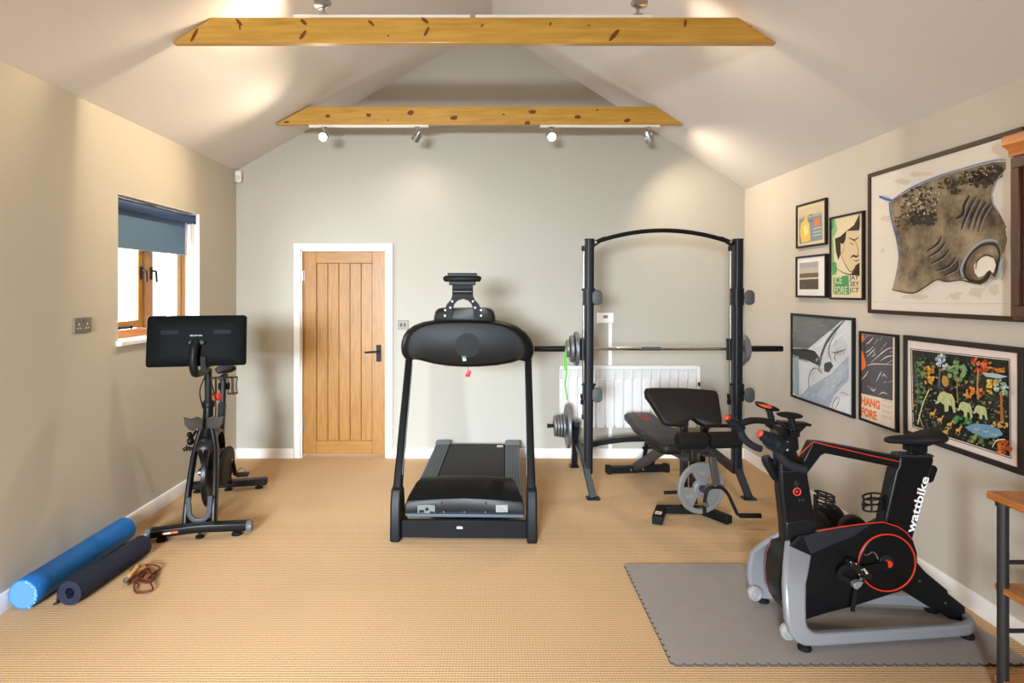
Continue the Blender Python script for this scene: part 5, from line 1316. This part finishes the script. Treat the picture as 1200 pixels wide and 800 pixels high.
# handlebar: crossbar, hoods and drops
def hb(px, py, s): return P(px, py, s)
farp = [hb(917,502,243), hb(900,494,237), hb(882,492.5,231), hb(868,496,229)]
mb = MB(); mb.tube(catmull(farp, 6), [.016]*12+[.017]*7, n=16)
nearp = [hb(917,502,243), hb(918,506,252), hb(915,513,260), hb(905,517,265)]
mb.tube(catmull(nearp, 6), .017, n=16)
t.add('handlebar', mb, RUB)
for side, s, hood, drop in (('far', 229, [(852,489.5),(857,494),(865,499),(869,504)], [(867,500),(869,509),(875,517),(884,523),(892,526)]), ('near', 265, [(891.5,508),(899,513),(909,518),(917,526)], [(907,521),(912,530),(918,539),(928,545.5),(944,550)])):
    mb = MB(); mb.tube(catmull([hb(x,y,s) for x,y in hood], 6), ([.019]*6+[.025]*6+[.026]*6+[.022] if side == 'far' else [.021]*3+[.026]*3+[.033]*6+[.036]*6+[.03]), n=16); h = t.add('brake_hood', mb, M('14181c', .5, spec=.18), label=None)
    a, b = hb(*hood[0], s), hb(*hood[1], s); d = (b-a).normalized()
    mb = MB(); mb.lathe(a-d*.014, d, [(0,0),(.014,.002),(.0175,.010),(.019,.02),(.0185,.026)], 20); t.add('red_tip', mb, M('bb4530', .55), h)
    mb = MB(); pts = catmull([hb(x,y,s) for x,y in drop], 6); n = len(pts)
    mb.tube(pts, [(.020-.003*i/n)*(1.0+.05*(1 if i%2 else 0)) for i in range(n)], n=16); t.add('drop_grip', mb, M('1f2023', .7, bump=.3, scale=300), h)
# elbow pads on their stacks
for (px, py, s, red) in ((899.5,477.0,237,True),(925.3,486.3,253,False)):
    c = P(px, py, s); rot = Matrix.Rotation(math.radians(14 if red else 4), 3, 'Y')
    mb = MB(); mb.ell(c, (.060,.042,.014), rot=rot); pdp = t.add('elbow_pad', mb, RUB)
    if red:
        mb = MB(); mb.ell(c+V((-.012,.0,.006)), (.044,.043,.012), rot=rot); t.add('red_stripe', mb, M('d2492f', .5), pdp)
        mb = MB(); mb.ell(c+V((-.02,.008,.0125)), (.040,.036,.011), rot=rot); t.add('pad_top', mb, M('26211f', .6), pdp)
    mb = MB(); b = c+V((.008,0,-.012))
    for k in range(4): mb.cyl(b+V((.004*k,0,-.014*k)), b+V((.004*k,0,-.014*k-.010)), .017-.002*(k%2))
    mb.cyl(b, b+V((.016,0,-.075)), .009); mb.bb(b.x-.012,b.x+.032,b.y-.018,b.y+.018,b.z-.085,b.z-.062); t.add('spacer_stack', mb, BLK, pdp, bevel=.001)
mb = MB(); mb.cyl(P(905,500,237), P(931,503,252), .019); mb.bb(*(lambda a: (a.x-.03,a.x+.03,YC-.05,YC+.05,a.z-.02,a.z+.015))(PY(918,503,YC))); t.add('stem_clamp', mb, M('17130f', .35), bevel=.004)
mb = MB(); a = PY(912,494,YC-.01); b = PY(948,497,YC-.01); mb.bars([a, b], .05, .012); t.add('bar_bridge', mb, BK, bevel=.003)
# top tube
ya, yb_ = YC-.036, YC+.026
tt = [(228,212),(236,198),(257,155),(292,158),(420,182),(525,203),(530,216),(480,224),(400,208),(292,186),(280,192),(247,235),(232,260)]
mb = MB(); mb.prism(W(tt, ya, c1), (0,yb_-ya,0)); tu = t.add('top_tube', mb, BK, bevel=.007, seg=3)
rl = W([(303,362),(405,262),(420,258),(711,326),(950,378)], ya-.001, c3)
mb = MB(); mb.tube(rl, .0024, n=8); t.add('red_line', mb, REDL, tu)
# seat tower
ya, yb_ = YC-.042, YC+.036
mb = MB(); mb.prism(W([(104,184),(318,184),(322,215),(282,350),(190,705),(140,760),(5,640),(12,575),(78,280),(98,245)], ya, c4), (0,yb_-ya,0)); tw_ = t.add('seat_tower', mb, BK, bevel=.014, seg=4)
mb = MB(); mb.prism(W([(112,176),(318,176),(322,192),(104,192)], ya+.002, c4), (0,yb_-ya-.004,0)); t.add('tower_cap', mb, M('2a2b2e', .35), tw_, bevel=.004)
mb = MB(); mb.prism(W([(300,235),(335,248),(346,265),(318,340),(300,352),(270,350)], YC-.02, c4), (0,.035,0)); t.add('rear_lever', mb, BK, tw_, bevel=.006)
o = W([(192,667)], ya-.0008, c4)[0]; e1 = W([(289,318)], ya-.0008, c4)[0]; d = (e1-o); L = d.length; d.normalize(); up = V((-d.z,0,d.x))
text_mesh('lettering', 'wattbike', o, d, up, L, .040, M('f2f2f2', .5), tw_, t.inv, .021)
q = o+d*(L*.735)+up*.036+V((0,-.0012,0))
mb = MB(); mb.face([q-d*.005-up*.004, q+d*.005-up*.004, q+d*.005+up*.004, q-d*.005+up*.004]); t.add('red_dot', mb, REDL, tw_)
# saddle
def place(u, w, z): return V((1.872+u, YC+w, .925+z))
ST2 = [(0,.014,-.030,.012,.02),(.04,.028,-.022,.018,.03),(.2,.033,-.016,.02,.038),(.42,.042,-.014,.024,.042),(.58,.060,-.004,.028,.052),(.72,.078,.008,.034,.06),(.86,.080,.014,.034,.056),(.95,.066,.008,.03,.045),(1,.045,-.004,.018,.022)]
t.add('saddle', saddle_mb(place, .275, ST2), M('19181a', .6, bump=.1, scale=200), sub=1)
mb = MB()
for sy in (-1,1): mb.tube(catmull([(1.93,YC+sy*.015,.885),(1.97,YC+sy*.02,.865),(2.06,YC+sy*.022,.866),(2.10,YC+sy*.03,.89)], 5), .0045, n=8)
mb.bb(1.975,2.055,YC-.03,YC+.03,.835,.868); mb.cyl((1.99,YC,.80),(2.0,YC,.84), .018); mb.cyl((2.04,YC,.80),(2.03,YC,.84), .018)
t.add('saddle_clamp', mb, BLK, bevel=.003)
# rear strut down to the floor frame
ya, yb_ = YC-.045, YC+.045
mb = MB(); mb.prism(W([(490,470),(540,480),(562,505),(620,553),(622,562),(668,598),(668,637),(625,630),(560,592),(495,552)], ya, c1), (0,yb_-ya,0)); sr = t.add('rear_strut', mb, BK, bevel=.008, seg=3)
mb = MB()
for x, y in ((543,527),(612,586)): mb.lathe(W([(x,y)], ya-.0, c1)[0], (0,-1,0), [(.006,0),(.005,.003),(0,.004)], 12)
t.add('bolt', mb, STEEL, sr)
# bottle cages on the column and on the tower
for base, sx in ((PY(956,597,YC), 1), (PY(1033,600,YC), -1)):
    mb = MB(); b = base
    mb.bars([b+V((0,0,-.06)), b+V((0,0,.07))], .03, .008, up=(1,0,0))
    for z, k in ((.085,1.),(.062,.9),(.03,1.)):
        pts = [b+V((sx*(.042-.042*math.cos(a)*k), .04*math.sin(a), z+.025*(math.cos(a)*-1)*.0-.02*(1-math.cos(a))*.5)) for a in [2*PI*j/28 for j in range(28)]]
        mb.tube(pts, .0045, n=8, loop=True)
    for a in (1.2, 2.2, 3.14, 4.08, 5.08): mb.tube([b+V((sx*(.042-.042*math.cos(a)), .04*math.sin(a), .085-.01*(1-math.cos(a)))), b+V((sx*(.042-.042*math.cos(a)), .04*math.sin(a), .03-.01*(1-math.cos(a))))], .004, n=8)
    mb.tube([b+V((sx*.084,0,.066)), b+V((sx*.092,0,.03))], .004, n=8)
    t.add('bottle_cage', mb, BLK)

# ================================================================ dumbbells by the skirting board
def dumbbell(label, a, b, R0, w):
    a, b = V(a), V(b); d = (b-a).normalized(); L = (b-a).length
    t = Thing('dumbbell', label, 'dumbbell', ((a+b)/2-V((0,0,R0))).to_tuple(), group='dumbbells on the floor')
    mb = MB(); mb.lathe(a, d, [(.013,w*.8),(.016,L*.35),(.018,L*.5),(.016,L*.65),(.013,L-w*.8)], 20); t.add('handle', mb, CHROME)
    for o, dd in ((a, d), (b, -d)):
        mb = MB(); mb.lathe(o, dd, [(0,.004),(R0*.45,.004),(R0*.5,0),(R0*.9,0),(R0,.008),(R0,w-.008),(R0*.9,w),(.014,w)], 40); h = t.add('head', mb, M('211d1a', .5))
        mb = MB(); mb.lathe(o, dd, [(0,-.002),(R0*.3,-.001),(R0*.42,.0035)], 28); t.add('end_emblem', mb, M('3a3530', .35), h)
dumbbell('black dumbbell with chrome handle behind the bike, nearer the squat rack', (2.07,3.97,.086), (2.285,4.13,.086), .085, .06)
dumbbell('black dumbbell behind the bike, under the charcoal poster', (2.295,3.93,.086), (2.25,3.70,.086), .085, .06)
# ================================================================ pipe-leg shelf table at the edge of the view
t = Thing('side_table', 'wooden shelf table on dark iron pipe legs at the edge of the room', 'table', (2.2, 1.9, 0))
WT = wood('a25c2a', 'cc8544', 1, 4, .35, 12, .2); PIPE = M('46484a', .4, .7, noise=.15)
sx0, sx1, sy0, sy1 = 1.985, 2.375, 1.15, 2.425
def slab(name, z0, z1, ex):
    mb = MB(); n = 4; w = (sx1-sx0+2*ex)/n
    for i in range(n): mb.bb(sx0-ex+w*i+.001, sx0-ex+w*(i+1)-.001, sy0-.03, sy1+.02, z0, z1)
    return t.add(name, mb, WT, bevel=.004)
slab('table_top', .775, .803, .022); slab('shelf', .412, .437, -.01); slab('shelf', .05, .075, -.01)
for x in (sx0+.022, sx1-.022):
    for y in (sy0+.04, sy1-.01):
        mb = MB(); mb.cyl((x,y,0),(x,y,.775), .0195, n=24); l = t.add('leg', mb, PIPE)
        t.add('flange', MB().cyl((x,y,.752),(x,y,.776), .025, n=24), PIPE, l)
        t.add('flange', MB().cyl((x,y,0),(x,y,.02), .025, n=24), PIPE, l)
for y in (sy0+.04, sy1-.01):
    for z in (1.6-313/293., .40, 1.6-392/293.): t.add('cross_rail', MB().cyl((sx0+.022,y,z),(sx1-.022,y,z), .0085, n=14), PIPE)
# ================================================================ LIGHT
def area(name, loc, rot, sx, sy, power, col, spread=PI):
    l = bpy.data.lights.new(name, 'AREA'); l.shape = 'RECTANGLE'; l.size = sx; l.size_y = sy; l.energy = power; l.color = col; l.spread = spread
    o = bpy.data.objects.new(name, l); C.objects.link(o); o.location = loc; o.rotation_euler = rot; return o
def spot(name, loc, tgt, power, col, angle, blend=.6, r=.03):
    l = bpy.data.lights.new(name, 'SPOT'); l.energy = power; l.color = col; l.spot_size = math.radians(angle); l.spot_blend = blend; l.shadow_soft_size = r
    o = bpy.data.objects.new(name, l); C.objects.link(o); o.location = loc
    o.rotation_euler = (V(tgt)-V(loc)).to_track_quat('-Z', 'Y').to_euler(); return o
WARM = (1, .80, .56)
lo = V((-1.6, -5.6, 2.4)); tg = V((.2, 4.6, .9))
lr = (tg-lo).to_track_quat('-Z', 'Y').to_euler()
area('daylight_front_opening', lo, lr, 2.2, 1.9, 1150, (.80, .90, 1), math.radians(110))  # unseen lamp outside the opening, raised so its daylight falls low on the walls
area('daylight_window', (XL-.36, 4.57, 1.75), (0, math.radians(-90), 0), .95, 1.0, 110, (.84, .92, 1))
spot('spot_window_wall', hA[0], (-2.2, 2.6, 1.6), 80, WARM, 120, 1)
spot('spot_door_wall', hA[1], (-.6, 5.86, 1.4), 9, WARM, 140, 1)
spot('spot_rack', hB[0], (1.2, 2.4, .3), 45, WARM, 120, 1)
spot('spot_corner', hB[1], (2.41, 5.3, 1.7), 50, WARM, 140, 1)
spot('spot_ceiling_window_side', hC[0], (-2.44, 4.1, 2.1), 75, WARM, 125, 1)
spot('spot_ceiling_picture_side', hD[0], (2.41, 4.1, 2.1), 30, WARM, 95, 1)
w = bpy.data.worlds.new('overcast'); bpy.context.scene.world = w; w.use_nodes = True
bg = w.node_tree.nodes['Background']; bg.inputs['Color'].default_value = (.93, .96, 1, 1); bg.inputs['Strength'].default_value = 1.6
# ================================================================ CAMERA and colour
cam = bpy.data.cameras.new('camera'); cam.sensor_width = 36; cam.lens = FPX/1200*36
cam.shift_x = (600-CX)/1200; cam.shift_y = -(400-CY)/1200
co = bpy.data.objects.new('camera', cam); C.objects.link(co); co.location = (0, 0, EYE); co.rotation_euler = (PI/2, 0, 0)
sc = bpy.context.scene; sc.camera = co
sc.view_settings.view_transform = 'Standard'; sc.view_settings.exposure = .2
sc.cycles.max_bounces = 10; sc.cycles.diffuse_bounces = 6; sc.cycles.glossy_bounces = 4; sc.cycles.transparent_max_bounces = 12
sc.cycles.caustics_reflective = False; sc.cycles.caustics_refractive = False; sc.cycles.sample_clamp_indirect = 6
